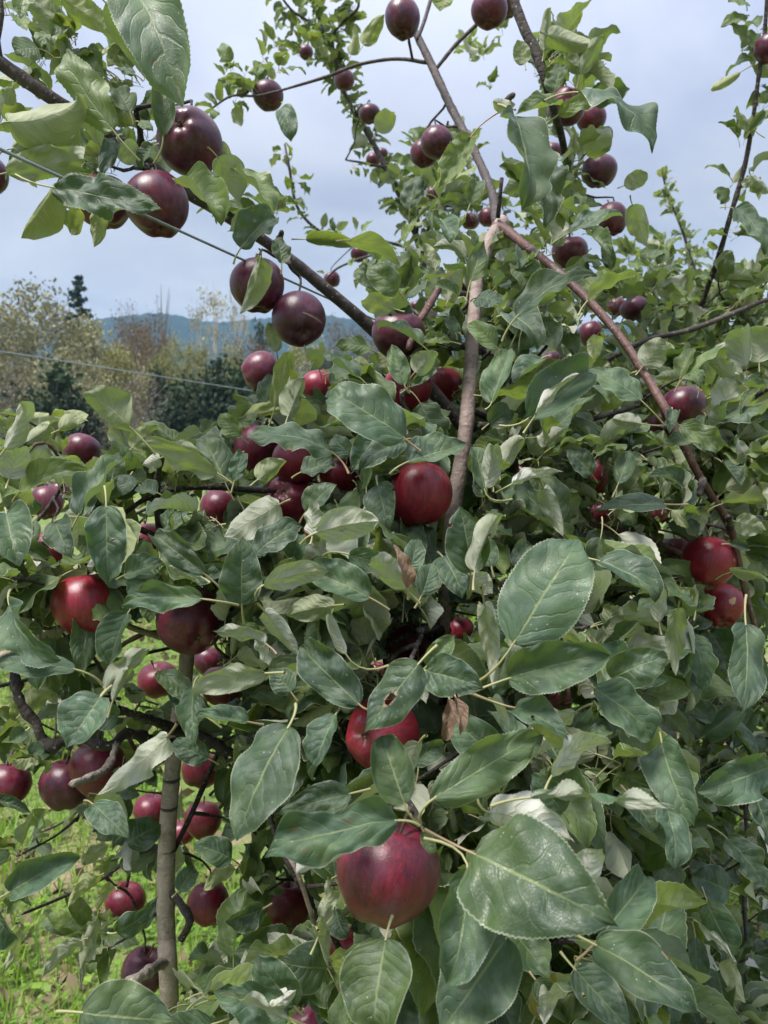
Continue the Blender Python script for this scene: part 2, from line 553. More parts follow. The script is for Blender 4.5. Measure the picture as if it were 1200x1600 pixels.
def leaf_topo(lod):
    if lod in _topo:
        return _topo[lod]
    nr, nh, pr, ps = LOD[lod]
    nc = 2 * nh + 1
    i = np.arange(nr)[:, None] * nc
    j = np.arange(nc - 1)[None, :]
    Q = np.stack([i + j, i + j + 1, i + nc + j + 1, i + nc + j], -1).reshape(-1, 4)
    v = np.repeat(np.linspace(0, 1, nr + 1), nc)
    u = np.tile(np.linspace(0, 1, nc), nr + 1)
    uv = np.stack([u, v], -1)
    nb = (nr + 1) * nc
    i = nb + np.arange(pr)[:, None] * ps
    j = np.arange(ps)[None, :]
    j2 = (j + 1) % ps
    Qs = np.stack([i + j, i + j2, i + ps + j2, i + ps + j], -1).reshape(-1, 4)
    uv = np.concatenate([uv, np.zeros(((pr + 1) * ps, 2))])
    mi = np.concatenate([np.zeros(len(Q), int), np.ones(len(Qs), int)])
    _topo[lod] = (np.concatenate([Q, Qs]), uv, mi)
    return _topo[lod]


def leaf_verts(lod, wr=0.6, fold=0.2, fold2=None, curl=0.0, curl2=None, bend=0.4, hook=0.0, twist=0.0, wave=0.04, wf=2.2, ph=0.0,
               serr=1.0, shape=0.45, stalk=None, stalk_len=0.28, stalk_r=0.010, pucker=0.02, acu=0.15, crump=0.03):
    """Canonical leaf: base at the origin, tip at (0,1,0), upper side +Z; wr = width / length."""
    nr, nh, pr, ps = LOD[lod]
    nc = 2 * nh + 1
    v = np.linspace(0, 1, nr + 1)
    pa, pb = 0.52, 0.50 * (1 - shape) / shape + acu * 0.5
    prof = np.maximum(v, 1e-6) ** pa * np.maximum(1 - v, 0) ** pb
    prof /= prof.max()
    tipz = np.clip((v - 0.86) / 0.14, 0, 1)
    prof = prof * (1 - 0.6 * tipz) + 0.004
    hw = 0.5 * wr * prof
    dv = 1.0 / nr
    th = bend * (v - 0.5) * 1.0 + hook * np.clip((v - 0.68) / 0.32, 0, 1) ** 1.3
    ct, st = np.cos(th), np.sin(th)
    cy = np.concatenate([[0], np.cumsum((ct[1:] + ct[:-1]) / 2)]) * dv
    cz = -np.concatenate([[0], np.cumsum((st[1:] + st[:-1]) / 2)]) * dv
    U = np.linspace(-1, 1, nc)
    au = np.abs(U)
    f2 = fold if fold2 is None else fold2
    c2 = curl if curl2 is None else curl2
    fo = np.where(U < 0, fold, f2)
    cu = np.where(U < 0, curl, c2)
    cs = np.where(np.abs(cu) < 1e-3, 1e-3, cu)
    xs = np.sign(U) * (np.sin(fo + cs * au) - np.sin(fo)) / cs
    zs = -(np.cos(fo + cs * au) - np.cos(fo)) / cs
    W = hw[:, None] * np.ones(nc)[None, :]
    # serrated margin
    tooth = np.where(np.arange(nr + 1) % 2 == 1, 1.0, -0.6) * 0.0125 * serr * min(1.0, 50 / nr)
    tooth = tooth * (0.75 + 0.45 * np.sin(np.arange(nr + 1) * 1.7 + ph * 3) * np.sin(np.arange(nr + 1) * 0.53 + ph))
    edge = (au > 0.99)
    W = W + edge[None, :] * tooth[:, None] * (prof[:, None] > 0.06)
    X = W * xs[None, :]
    Z = W * zs[None, :]
    sd = np.sign(U)
    Z = Z + wave * (au ** 1.7)[None, :] * np.sin(2 * math.pi * wf * v[:, None] + ph + sd[None, :] * 1.3) * np.sqrt(prof)[:, None]
    Z = Z + pucker * np.cos(2 * math.pi * (v[:, None] - 0.26 * au[None, :] ** 1.25) * 7.2 + ph) * (au * (1.05 - au))[None, :] * prof[:, None]
    # crumpling: a few slow waves running across the blade at odd angles
    for q_ in range(4):
        fu, fv = math.sin(ph * 5.1 + q_ * 2.3) * 2.2, 1.2 + 1.3 * q_ * (0.6 + 0.4 * math.cos(ph * 3.7 + q_))
        Z = Z + crump / (1 + 0.45 * q_) * np.sin(2 * math.pi * (fu * U[None, :] * 0.5 + fv * v[:, None]) + ph * (q_ + 1.7)) * (0.25 + 0.75 * au)[None, :] * np.sqrt(prof)[:, None]
    tw = twist * (v - 0.3)
    X, Z = X * np.cos(tw)[:, None] - Z * np.sin(tw)[:, None], X * np.sin(tw)[:, None] + Z * np.cos(tw)[:, None]
    # side veins run forward: shear columns a little towards the tip near the margin
    Yc = cy[:, None] + Z * st[:, None]
    Zc = cz[:, None] + Z * ct[:, None]
    V = np.stack([X, Yc, Zc], -1)
    ty, tz = cy[-1], cz[-1]
    L = math.hypot(ty, tz)
    c, s = ty / L, tz / L
    y = (V[..., 1] * c + V[..., 2] * s) / L
    z = (-V[..., 1] * s + V[..., 2] * c) / L
    V = np.stack([V[..., 0] / L, y, z], -1).reshape(-1, 3)
    # stalk: a bent tube leaving the base backwards
    a0 = math.atan2(st[0], ct[0]) + math.atan2(s, c)
    d0 = np.array([0, math.cos(a0), -math.sin(a0)])
    if stalk is None:
        end = -d0 * stalk_len + np.array([0.03 * math.sin(ph * 3), 0, -0.28 * stalk_len])
    else:
        end = np.asarray(stalk, float)
    ln = np.linalg.norm(end)
    ctrl = -d0 * ln * 0.55
    t = np.linspace(0, 1, pr + 1)[:, None]
    Cc = 2 * t * (1 - t) * ctrl + t * t * end + d0 * 0.03 * (1 - t) ** 2
    rr = stalk_r * (0.85 + 0.5 * t[:, 0] ** 2)
    T = np.gradient(Cc, axis=0)
    T /= np.linalg.norm(T, axis=1)[:, None] + 1e-9
    N = np.cross(T, np.array([1.0, 0.1, 0.2]))
    N /= np.linalg.norm(N, axis=1)[:, None] + 1e-9
    B = np.cross(T, N)
    an = np.linspace(0, 2 * math.pi, ps, endpoint=False)
    S = Cc[:, None] + rr[:, None, None] * (np.cos(an)[None, :, None] * N[:, None] + np.sin(an)[None, :, None] * B[:, None])
    return np.concatenate([V, S.reshape(-1, 3)])


LEAVES = []     # every leaf of the scene: dict(tree, M, L, px, lod params ...)


def frame(base, tip, nrm):
    y = (tip - base)
    L = y.length
    y = y / L
    z = nrm - nrm.dot(y) * y
    if z.length < 1e-4:
        z = Vector((0.3, 0.2, 1)) - Vector((0.3, 0.2, 1)).dot(y) * y
    z.normalize()
    x = y.cross(z)
    M = Matrix((x, y, z)).transposed().to_4x4()
    M.translation = base
    return M, L


def add_leaf(tree, base, tip, nrm, wr, params, tint, hero=False, brown=False, stalk_world=None, holes=None, label=None):
    M, L = frame(base, tip, nrm)
    LEAVES.append(dict(tree=tree, M=M, L=L, wr=wr, p=params, tint=tint, hero=hero, brown=brown, stalk=stalk_world, holes=holes, label=label))


def hero(tree, text):
    """One leaf per line: base x,y, tip x,y, visible width (picture pixels), distance (m), then flags."""
    for line in text.strip().splitlines():
        t = line.split()
        if not t:
            continue
        bx, by, tx, ty, w, d = (float(q) for q in t[:6])
        fl = {}
        for q in t[6:]:
            fl[q[0]] = q[1:]
        rnd = random.random
        under = 'u' in fl
        k = random.uniform(0.0, 0.85)
        if 'n' in fl:
            k = float(fl['n'])
        n0 = (-FWD + k * UPV) if not under else (-FWD - k * UPV)
        lat = random.uniform(-0.5, 0.5)
        n0 = n0 + lat * RGT
        dyu = (by - ty) / FPX * d
        dxr = (tx - bx) / FPX * d
        dz = float(fl['Z']) if 'Z' in fl else max(-0.05, min(0.05, n0.dot(UPV) * dyu + lat * dxr))
        base = at(bx, by, d)
        tip = at(tx, ty, d + dz)
        fold = R(float(fl['F'])) if 'F' in fl else R(random.uniform(7, 36))
        roll = R(float(fl['R'])) if 'R' in fl else R(random.uniform(-14, 14))
        nrm = n0 if not under else -n0
        L = (tip - base).length
        ax = (tip - base).normalized()
        nrm = Matrix.Rotation(roll, 3, ax) @ nrm
        wr = w * d / FPX / L / max(0.5, math.cos(fold) * math.cos(roll))
        bend = float(fl['B']) if 'B' in fl else random.uniform(0.2, 1.1)
        p = dict(fold=fold, bend=bend, hook=float(fl['h']) if 'h' in fl else random.choice([0, 0.4, 0.8, 1.2, -0.5]),
                 curl=float(fl['C']) if 'C' in fl else random.uniform(-1.0, 1.2),
                 curl2=float(fl['D']) if 'D' in fl else random.uniform(-1.0, 1.2),
                 fold2=R(float(fl['G'])) if 'G' in fl else fold * random.uniform(0.5, 1.3),
                 twist=float(fl['T']) if 'T' in fl else random.uniform(-0.6, 0.6),
                 wave=float(fl['W']) if 'W' in fl else random.uniform(0.022, 0.065), wf=random.uniform(1.4, 3.0), ph=random.uniform(0, 6.28),
                 serr=random.uniform(0.6, 1.1), shape=float(fl['S']) if 'S' in fl else random.uniform(0.38, 0.48),
                 pucker=random.uniform(0.004, 0.013), acu=float(fl['A']) if 'A' in fl else random.uniform(0.0, 0.6), crump=float(fl['Q']) if 'Q' in fl else random.uniform(0.012, 0.038))
        hue = float(fl['H']) if 'H' in fl else (random.uniform(0.12, 0.6) if by < 420 else random.choice([random.uniform(0.0, 0.25), random.uniform(0.1, 0.6)]))
        pale = float(fl['P']) if 'P' in fl else random.uniform(0.0, 0.3)
        st = None
        if 'K' in fl:
            kx, ky = fl['K'].split(',')
            st = at(float(kx), float(ky), d + random.uniform(0.0, 0.025))
        holes = [(0.50, 0.52, 0.075, 0.085)] if 'O' in fl else None
        lab = None
        torn = holes
        if not holes and w < 90 and random.random() < 0.2:
            holes = [(random.choice([0.0, 1.0, 0.02, 0.98, 0.35]), random.uniform(0.3, 0.9), random.uniform(0.03, 0.10), random.uniform(0.015, 0.045))]
        if 'w' in fl:
            lab = 'brown withered leaf'
        elif pale > 0.7 and under:
            lab = 'leaf turned over, showing its pale underside'
        elif hue > 1.2:
            lab = 'yellowed leaf'
        elif torn:
            lab = 'green leaf with a torn hole in front of a red apple'
        add_leaf(tree, base, tip, nrm, wr, p, (hue, pale, rnd()), True, 'w' in fl, st, holes, lab)


def rand_params():
    f = R(random.uniform(6, 42))
    return dict(fold=f, bend=random.uniform(0.1, 1.3), hook=random.choice([0, 0.5, 1.0, -0.4]), curl=random.uniform(-1.1, 1.3),
                curl2=random.uniform(-1.1, 1.3), twist=random.uniform(-0.9, 0.9), wave=random.uniform(0.02, 0.07), wf=random.uniform(1.4, 3.0),
                ph=random.uniform(0, 6.28), serr=random.uniform(0.6, 1.1), shape=random.uniform(0.38, 0.48), wr=random.uniform(0.50, 0.68),
                pucker=random.uniform(0.002, 0.010), stalk_r=0.011, acu=random.uniform(0, .6), crump=random.uniform(0.015, 0.045))


POOL = [rand_params() for _ in range(44)]


def rnd_dir():
    while True:
        v = Vector((random.uniform(-1, 1), random.uniform(-1, 1), random.uniform(-1, 1)))
        if 0.05 < v.length < 1:
            return v.normalized()


TWIGS = {}


PROT = {}


def to_px(w):
    rel = w - EYE
    d = rel.dot(FWD)
    if d < 0.05:
        return -9999.0, -9999.0, d
    return 600 + FPX * rel.dot(RGT) / d, 800 - FPX * rel.dot(UPV) / d, d


OPEN = []          # outlines of openings in the crown (the woodland, the grass) and the share of leaves kept there


def inside(poly, x, y):
    c = False
    j = len(poly) - 1
    for i in range(len(poly)):
        (xi, yi), (xj, yj) = poly[i], poly[j]
        if (yi > y) != (yj > y) and x < (xj - xi) * (y - yi) / (yj - yi) + xi:
            c = not c
        j = i
    return c


def crowds(base, tip, wr):
    """Would this leaf hang in front of an apple, limb or large leaf that stands clear of the crown?"""
    L = (tip - base).length
    ax = (tip - base) / L
    sd = ax.cross(Vector((0, -1, 0.3)))
    sd = sd.normalized() if sd.length > 1e-3 else RGT
    for t, s in ((0.08, 0), (0.5, 0), (0.95, 0), (0.45, 0.42), (0.45, -0.42), (0.25, .3), (.25, -.3), (.75, .25), (.75, -.25)):
        x, y, d = to_px(base + ax * (t * L) + sd * (s * wr * L))
        A_ = PROT['apples']
        if ((((A_[:, 0] - x) / A_[:, 2]) ** 2 + ((A_[:, 1] - y) / A_[:, 3]) ** 2 < 0.9) & (d < A_[:, 4])).any():
            return True
        B_ = PROT['limbs']
        if ((((B_[:, 0] - x) ** 2 + (B_[:, 1] - y) ** 2) < B_[:, 2] ** 2) & (d < B_[:, 3])).any():
            return True
        C_ = PROT['leaves']
        if ((((C_[:, 0] - x) ** 2 + (C_[:, 1] - y) ** 2) < C_[:, 2] ** 2) & (d < C_[:, 3])).any():
            return True
        for poly, keep in OPEN:
            if keep == 0 and inside(poly, x, y):
                return True
    return False


def spur_cluster(tree, p, n, size, out, hue=(0.0, 0.45), twig=True, spread=1.0):
    """A whorl of leaves on a short spur at p; out = the way the spur points."""
    x, y, _ = to_px(p)
    for poly, keep in OPEN:
        if inside(poly, x, y) and random.random() > keep:
            return
    made = 0
    for _ in range(n):
        for attempt in range(5):
            d = (out * 0.55 + rnd_dir() * 0.85 * spread + Vector((0, 0, random.uniform(-0.25, 0.3)))).normalized()
            L = size * random.uniform(0.62, 1.15)
            st = L * random.uniform(0.25, 0.42)
            base = p + d * st
            sag = Vector((0, 0, -random.uniform(0.0, 0.5)))
            tip = base + (d + sag).normalized() * L
            if not crowds(base, tip, 0.6):
                break
        else:
            continue
        made += 1
        nrm = Vector((random.uniform(-0.5, 0.5), random.uniform(-0.75, 0.35), 1.0))
        if random.random() < 0.22:
            nrm = rnd_dir()
        v = random.randrange(len(POOL))
        add_leaf(tree, base, tip, nrm, POOL[v]['wr'], v, (random.uniform(*hue) if random.random() < 0.85 else random.uniform(0.5, 1.0),
                                                            random.choice([0.0, 0.1, 0.25, 0.4, 0.7]), random.random()), stalk_world=p)
    if twig and made and y > 430:
        q = p - out * random.uniform(0.05, 0.12) + rnd_dir() * 0.02
        if not crowds(p, q, 0.02):
            TWIGS.setdefault(tree, []).append((p + out * 0.008, p * 0.5 + q * 0.5 + rnd_dir() * 0.008, q))


def fill(tree, cx, cy, rx, ry, d0, d1, n, size=0.075, k=(4, 7), hue=(0.0, 0.4), spread=1.0):
    """n leaf whorls through a volume of the crown: an ellipse of the view between two distances."""
    for _ in range(n):
        while True:
            a, b = random.uniform(-1, 1), random.uniform(-1, 1)
            if a * a + b * b < 1:
                break
        d = d0 + (d1 - d0) * random.random()
        p = at(cx + a * rx, cy + b * ry, d)
        out = (Vector((random.uniform(-0.6, 0.6), -0.55, random.uniform(-0.2, 0.7)))).normalized()
        spur_cluster(tree, p, random.randint(*k), size, out, hue, spread=spread)


def along(tree, pts, n, size, k=(3, 5), hue=(0.2, 0.6), t0=0.0, t1=1.0, up=0.4):
    """Leaf whorls set along a shoot given as world points."""
    C, _ = spline(pts, [1] * len(pts), 0.02)
    for i in range(n):
        t = t0 + (t1 - t0) * (i + random.uniform(0.1, 0.9)) / n
        j = min(len(C) - 2, int(t * (len(C) - 1)))
        p = Vector(C[j])
        tg = (Vector(C[j + 1]) - p).normalized()
        s = rnd_dir()
        s = (s - s.dot(tg) * tg).normalized()
        spur_cluster(tree, p + s * 0.012, random.randint(*k), size, (s + tg * up).normalized(), hue, twig=False)


# ------------------------------------------------------------------ the setting: ground, hills, far trees
def ground_material():
    k = NT('meadow_ground')
    c = k.n('ShaderNodeTexCoord').outputs['Object']
    n1 = k.noise(c, 1.3, 5, 0.6)
    n2 = k.noise(c, 9.0, 5, 0.65)
    n3 = k.noise(c, 60.0, 3, 0.6)
    g = k.mix(n2, (0.07, 0.115, 0.026), (0.18, 0.25, 0.065))
    straw = k.mix(n3, (0.16, 0.12, 0.075), (0.33, 0.27, 0.17))
    col = k.mix(k.sstep(n1, 0.50, 0.62), g, straw)
    h = k.math('ADD', n2, n3)
    return k.done(k.bsdf(col, 0.9, k.bump(h, 0.8, 0.02), 0.2))


def grid_mesh(name, xs, ys, zf, mat):
    X, Y = np.meshgrid(xs, ys)
    Z = zf(X, Y)
    V = np.stack([X, Y, Z], -1).reshape(-1, 3)
    nx, ny = len(xs), len(ys)
    i = np.arange(ny - 1)[:, None] * nx
    j = np.arange(nx - 1)[None, :]
    Q = np.stack([i + j, i + j + 1, i + nx + j + 1, i + nx + j], -1).reshape(-1, 4)
    return mesh_np(name, V, Q, mat)


def ground_z(X, Y):
    return (0.05 * np.sin(X * 1.7 + 0.4) * np.sin(Y * 1.3) + 0.03 * np.sin(X * 4.1 + Y * 3.3)) * np.exp(-((X / 30) ** 2 + (Y / 30) ** 2))


gx = np.concatenate([[-1580, -800, -400, -150, -60, -25], np.linspace(-12, 12, 49), [25, 60, 150, 400, 800, 1580]])
gy = np.concatenate([[-250, -100, -40, -15], np.linspace(-6, 20, 53), [35, 60, 150, 400, 800, 1680]])
tag(link('ground', grid_mesh('ground', gx, gy, ground_z, ground_material())), kind='structure')


def hill_z(X, Y):
    r = np.clip((Y - 650) / 600, 0, 1)
    ridge = 212 + 4 * np.sin(X / 190 + 2.2) + 3 * np.sin(X / 77 + 0.6) + 1.5 * np.sin(X / 19.0)
    ridge = ridge + 5 * np.exp(-((X + 260) / 170) ** 2)
    bumps = 2.4 * np.sin(X / 3.1 + Y / 5.3) * np.sin(Y / 3.7 + X / 9) + 1.6 * np.sin(X / 1.9 + 1.0 + Y / 8)
    s = r * r * (3 - 2 * r)
    return -0.6 + s * (ridge + bumps) + 6 * s * np.sin(X / 40 + Y / 70)


hx = np.linspace(-1350, 1350, 520)
hy = np.linspace(640, 1420, 90)
tag(link('hills', grid_mesh('hills', hx, hy, hill_z, far_leaf('hill_forest', (0.007, 0.019, 0.022), (0.026, 0.044, 0.044), 0.0, 0.02))), kind='structure')  # distance haze partly painted into the forest colour as a bluish tint


def quads_at(P, size, g, up_bias=0.0, stretch=1.6):
    """Random leaf-clump quads at points P."""
    n = len(P)
    a = g.normal(size=(n, 3)); a /= np.linalg.norm(a, axis=1)[:, None]
    b = g.normal(size=(n, 3)); b[:, 2] *= (1 - up_bias)
    b -= (b * a).sum(1)[:, None] * a
    b /= np.linalg.norm(b, axis=1)[:, None] + 1e-9
    s = size * g.uniform(0.55, 1.3, n)[:, None]
    a = a * s * 0.5 * stretch
    b = b * s * 0.5
    V = np.stack([P - a * 0.9, P - b + a * 0.15, P + a, P + b + a * 0.1], 1).reshape(-1, 3)
    Q = np.arange(4 * n).reshape(-1, 4)
    return V, Q


def crown_mesh(name, mat, h, w, base, nclump, per, leaf, seed, clump_r=0.16, form='round', twig=0.0):
    g = np.random.default_rng(seed)
    cl = []
    while len(cl) < nclump:
        p = g.uniform(-1, 1, 3)
        r = np.linalg.norm(p)
        if r > 1 or r < 0.25:
            continue
        if form == 'cone' and np.hypot(p[0], p[1]) > 0.95 * (1 - (p[2] + 1) / 2) ** 0.8:
            continue
        cl.append(p)
    cl = np.array(cl)
    C = np.stack([cl[:, 0] * w / 2, cl[:, 1] * w / 2, base + (cl[:, 2] + 1) / 2 * (h - base)], -1)
    rr = clump_r * w * g.uniform(0.6, 1.25, nclump)
    P = np.repeat(C, per, 0) + g.normal(size=(nclump * per, 3)) * np.repeat(rr, per)[:, None] * np.array([0.6, 0.6, 0.45])
    V, Q = quads_at(P, leaf, g)
    sh = np.repeat(np.repeat(g.uniform(0, 1, nclump), per), 4)
    if twig > 0:
        # bare twigs: thin upright slivers
        nt = int(len(P) * twig)
        B = C[g.integers(0, nclump, nt)] + g.normal(size=(nt, 3)) * clump_r * w * 0.6
        d = g.normal(size=(nt, 3)) * 0.55 + np.array([0, 0, 0.8])
        d *= (leaf * 3.2 * g.uniform(0.4, 1.1, nt) / np.linalg.norm(d, axis=1))[:, None]
        sx = g.normal(size=(nt, 3)); sx *= (0.022 / np.linalg.norm(sx, axis=1))[:, None]
        V2 = np.stack([B - sx, B + sx, B + d + sx * 0.3, B + d - sx * 0.3], 1).reshape(-1, 3)
        Q = np.concatenate([Q, np.arange(4 * nt).reshape(-1, 4) + len(V)])
        V = np.concatenate([V, V2])
        sh = np.concatenate([sh, np.zeros(4 * nt)])
    me = mesh_np(name, V, Q, mat, smooth=False)
    at_ = me.attributes.new('shade', 'FLOAT', 'POINT')
    at_.data.foreach_set('value', sh.astype(np.float32))
    return me


def limbs_mesh(name, mat, h, w, r0, seed, n=7):
    g = np.random.default_rng(seed)
    parts = []
    C, r = spline([(0, 0, -0.3), (0.03 * w, 0, h * 0.35), (-0.02 * w, 0.02 * w, h * 0.7), (0, 0, h * 0.97)], [r0, r0 * 0.75, r0 * 0.4, r0 * 0.1], h / 12)
    parts.append(tube_np(C, r, 6, 0.05))
    for i in range(n):
        z = h * g.uniform(0.15, 0.7)
        a = g.uniform(0, 6.28)
        e = g.uniform(0.25, 0.48) * w
        C, r = spline([(0, 0, z), (math.cos(a) * e * 0.5, math.sin(a) * e * 0.5, z + h * 0.12), (math.cos(a) * e, math.sin(a) * e, min(h * 0.95, z + h * 0.3))],
                      [r0 * 0.4, r0 * 0.25, r0 * 0.06], h / 12)
        parts.append(tube_np(C, r, 5, 0.05))
    V, Q, o = [], [], 0
    for v, q, _ in parts:
        V.append(v); Q.append(q[(q < len(v)).all(1)] + o); o += len(v)
    return mesh_np(name, np.concatenate(V), np.concatenate(Q), mat)


M_BARKFAR = plain('far_bark', (0.16, 0.14, 0.125), 0.9)
M_BIRCH = plain('pale_far_bark', (0.40, 0.37, 0.33), 0.9)
F = {
    'willow': far_leaf('willow_leaf', (0.165, 0.16, 0.080), (0.38, 0.365, 0.22)),
    'gold': far_leaf('golden_leaf', (0.17, 0.175, 0.06), (0.37, 0.36, 0.145)),
    'green': far_leaf('bush_leaf', (0.045, 0.070, 0.028), (0.11, 0.145, 0.055)),
    'brown': far_leaf('russet_leaf', (0.11, 0.076, 0.050), (0.23, 0.165, 0.11)),
    'bare': far_leaf('bare_twigs', (0.15, 0.125, 0.10), (0.29, 0.25, 0.20), 0.0),
    'dark': far_leaf('cedar_spray', (0.018, 0.035, 0.022), (0.045, 0.072, 0.038), 0.1),
    'poplar': far_leaf('poplar_leaf', (0.27, 0.25, 0.14), (0.48, 0.44, 0.28)),
    'fir': far_leaf('fir_needles', (0.020, 0.042, 0.036), (0.042, 0.075, 0.058), 0.0),
}
TPL = {}


def tpl(kind, v):
    """Crown and trunk meshes of unit-ish far trees (10 m tall, 8 m wide unless slender)."""
    key = (kind, v)
    if key in TPL:
        return TPL[key]
    sd = hash(kind) % 1000 if False else sum(map(ord, kind)) * 7 + v
    if kind == 'poplar':
        c = crown_mesh('crown', F[kind], 10, 3.6, 2.4, 42, 20, 0.12, sd, 0.12, twig=0.25)
        t = limbs_mesh('trunk', M_BIRCH, 10, 3.0, 0.13, sd, 9)
    elif kind == 'dark':
        c = crown_mesh('crown', F[kind], 10, 8.5, 0.2, 110, 70, 0.34, sd, 0.13, 'cone')
        t = limbs_mesh('trunk', M_BARKFAR, 10, 1.0, 0.2, sd, 2)
    elif kind == 'bare':
        c = crown_mesh('crown', F[kind], 10, 8, 0.5, 70, 30, 0.13, sd, 0.15, twig=1.6)
        t = limbs_mesh('trunk', M_BARKFAR, 10, 8, 0.16, sd, 12)
    elif kind == 'brown':
        c = crown_mesh('crown', F[kind], 10, 8, 0.8, 80, 80, 0.15, sd, 0.13, twig=0.4)
        t = limbs_mesh('trunk', M_BARKFAR, 10, 8, 0.18, sd, 9)
    else:
        c = crown_mesh('crown', F[kind], 10, 8, 0.4, 95, 110, 0.17, sd, 0.14)
        t = limbs_mesh('trunk', M_BARKFAR, 10, 8, 0.2, sd, 8)
    TPL[key] = (c, t)
    return TPL[key]


WOOD = [
    # kind, label, centre x, top y, width px, distance
    ('willow', 'large pale grey-green tree at the far left of the woodland', 48, 462, 190, 56),
    ('willow', 'pale grey-green tree right of the largest pale tree', 150, 508, 130, 58),
    ('willow', 'low silvery bush under the pale tree above the far wire', 118, 556, 130, 47),
    ('gold', 'rounded yellow-green tree below the tall fir', 142, 504, 95, 63),
    ('gold', 'rounded yellow bush in the middle of the woodland', 178, 545, 92, 56),
    ('gold', 'small yellow-green tree beside the bare snag', 268, 532, 72, 62),
    ('gold', 'small golden bush left of the two poplars', 308, 541, 62, 58),
    ('gold', 'bright yellow bush beneath the right poplar', 362, 546, 70, 58),
    ('brown', 'russet tree right of the tall fir', 206, 492, 72, 86),
    ('brown', 'brown leafless-looking tree on the ridge left of the snag', 232, 484, 84, 95),
    ('brown', 'dull brown tree low behind the yellow bushes', 215, 520, 90, 74),
    ('brown', 'reddish-brown tree at the very left edge on the skyline', 2, 478, 70, 96),
    ('brown', 'brown tree behind the dark apple below the hill', 540, 500, 84, 100),
    ('brown', 'brown tree beneath the poplars', 395, 520, 74, 88),
    ('dark', 'dark evergreen bush left of the upright apple leaf', 92, 566, 120, 42),
    ('dark', 'small dark cedar between yellow bushes', 250, 568, 46, 52),
    ('dark', 'olive evergreen bush in the middle of the thicket', 292, 588, 100, 44),
    ('dark', 'dark cedar with pointed top behind the far wire', 342, 552, 84, 46),
    ('dark', 'dark cedar right of the pointed cedar', 388, 562, 84, 46),
    ('dark', 'dark fir standing right of the poplars', 408, 496, 40, 92),
    ('bare', 'grey bare thicket at the left edge of the wood', 22, 566, 130, 48),
    ('bare', 'grey bare thicket below the yellow bushes', 214, 585, 130, 50),
    ('bare', 'pale bare shrub left of the olive bush', 232, 640, 80, 42),
    ('bare', 'bare brushy shrub in front of the dark bush', 165, 640, 90, 43),
    ('poplar', 'wispy poplar with pale trunk on the skyline', 338, 428, 60, 90),
    ('poplar', 'wispy poplar close beside the other poplar on the right', 378, 424, 46, 92),
    ('poplar', 'short thin poplar left of the tall poplars', 312, 455, 34, 92),
    ('green', 'dark green bush low at the right of the thicket', 430, 590, 90, 48),
    ('gold', 'yellow-green tree hidden behind the apple branch', 480, 535, 90, 66),
    ('bare', 'grey thicket behind the drooping apples', 470, 570, 130, 56),
    ('brown', 'brown tree behind the middle branch', 610, 520, 110, 90),
    ('green', 'green bush beyond the orchard row', 560, 580, 130, 56),
    ('green', 'green woodland tree behind the apple crown', 700, 520, 170, 70),
    ('willow', 'pale woodland tree behind the apple crown', 850, 530, 170, 64),
    ('green', 'woodland tree far behind the reddish branch', 1010, 540, 180, 66),
    ('gold', 'yellowish woodland tree at the far right', 1180, 550, 170, 66),
    ('willow', 'pale tree beyond the left edge', -140, 480, 190, 58),
    ('brown', 'brown tree beyond the left edge', -250, 500, 170, 70),
]
for i, (kind, label, cx, top, wpx, dist) in enumerate(WOOD):
    c, t = tpl(kind, i % 2)
    p = at(cx, 715, dist)
    hgt = at(cx, top, dist).z
    wid = wpx / FPX * dist
    natw = 3.6 if kind == 'poplar' else (6.5 if kind == 'dark' else 8)
    e = empty({'dark': 'evergreen_bush', 'poplar': 'poplar_tree', 'bare': 'bare_thicket', 'willow': 'willow_tree', 'gold': 'golden_tree', 'brown': 'russet_tree', 'green': 'green_bush'}[kind], (p.x, p.y, 0))
    e.scale = (wid / natw * 1.12, wid / natw * 1.12, hgt / 10)
    e.rotation_euler = (0, 0, random.uniform(0, 6.28))
    tag(e, label, 'thicket' if kind == 'bare' else ('bush' if 'bush' in label else 'tree'), 'trees and bushes of the far woodland')
    for nm, me in (('crown', c), ('trunk', t)):
        o = bpy.data.objects.new(nm, me)
        COL.objects.link(o)
        o.parent = e

# the tall fir and the dead snag on the skyline
g = np.random.default_rng(5)
fh = at(130, 436, 100).z
V, Q, shd = [], [], []
nv = 0
for lv in range(26):
    z = fh * (0.30 + 0.69 * lv / 25)
    rl = 4.3 * (1 - (lv / 25)) ** 0.75 * g.uniform(0.55, 1.15) + 0.25
    for b in range(5):
        if g.random() < 0.22:
            continue
        a = g.uniform(0, 6.28)
        n = int(14 + rl * 16)
        t = g.random(n) ** 0.8
        P = np.stack([np.cos(a) * rl * t, np.sin(a) * rl * t, z - 0.18 * rl * t + 0.25 * rl * t * t], -1) + g.normal(size=(n, 3)) * np.array([0.16, 0.16, 0.10])
        v, q = quads_at(P, 0.34, g, 0.4, 2.0)
        V.append(v); Q.append(q + nv); nv += len(v); shd.append(g.random(len(v)))
fir = empty('fir_tree', (at(130, 715, 100).x, at(130, 715, 100).y, 0))
tag(fir, 'tall dark fir with ragged branches standing above the woodland', 'tree')
me = mesh_np('crown', np.concatenate(V), np.concatenate(Q), F['fir'], smooth=False)
me.attributes.new('shade', 'FLOAT', 'POINT').data.foreach_set('value', np.concatenate(shd).astype(np.float32))
o = bpy.data.objects.new('crown', me); COL.objects.link(o); o.parent = fir
o = bpy.data.objects.new('trunk', limbs_mesh('trunk', M_BARKFAR, fh, 1.0, 0.35, 3, 2)); COL.objects.link(o); o.parent = fir

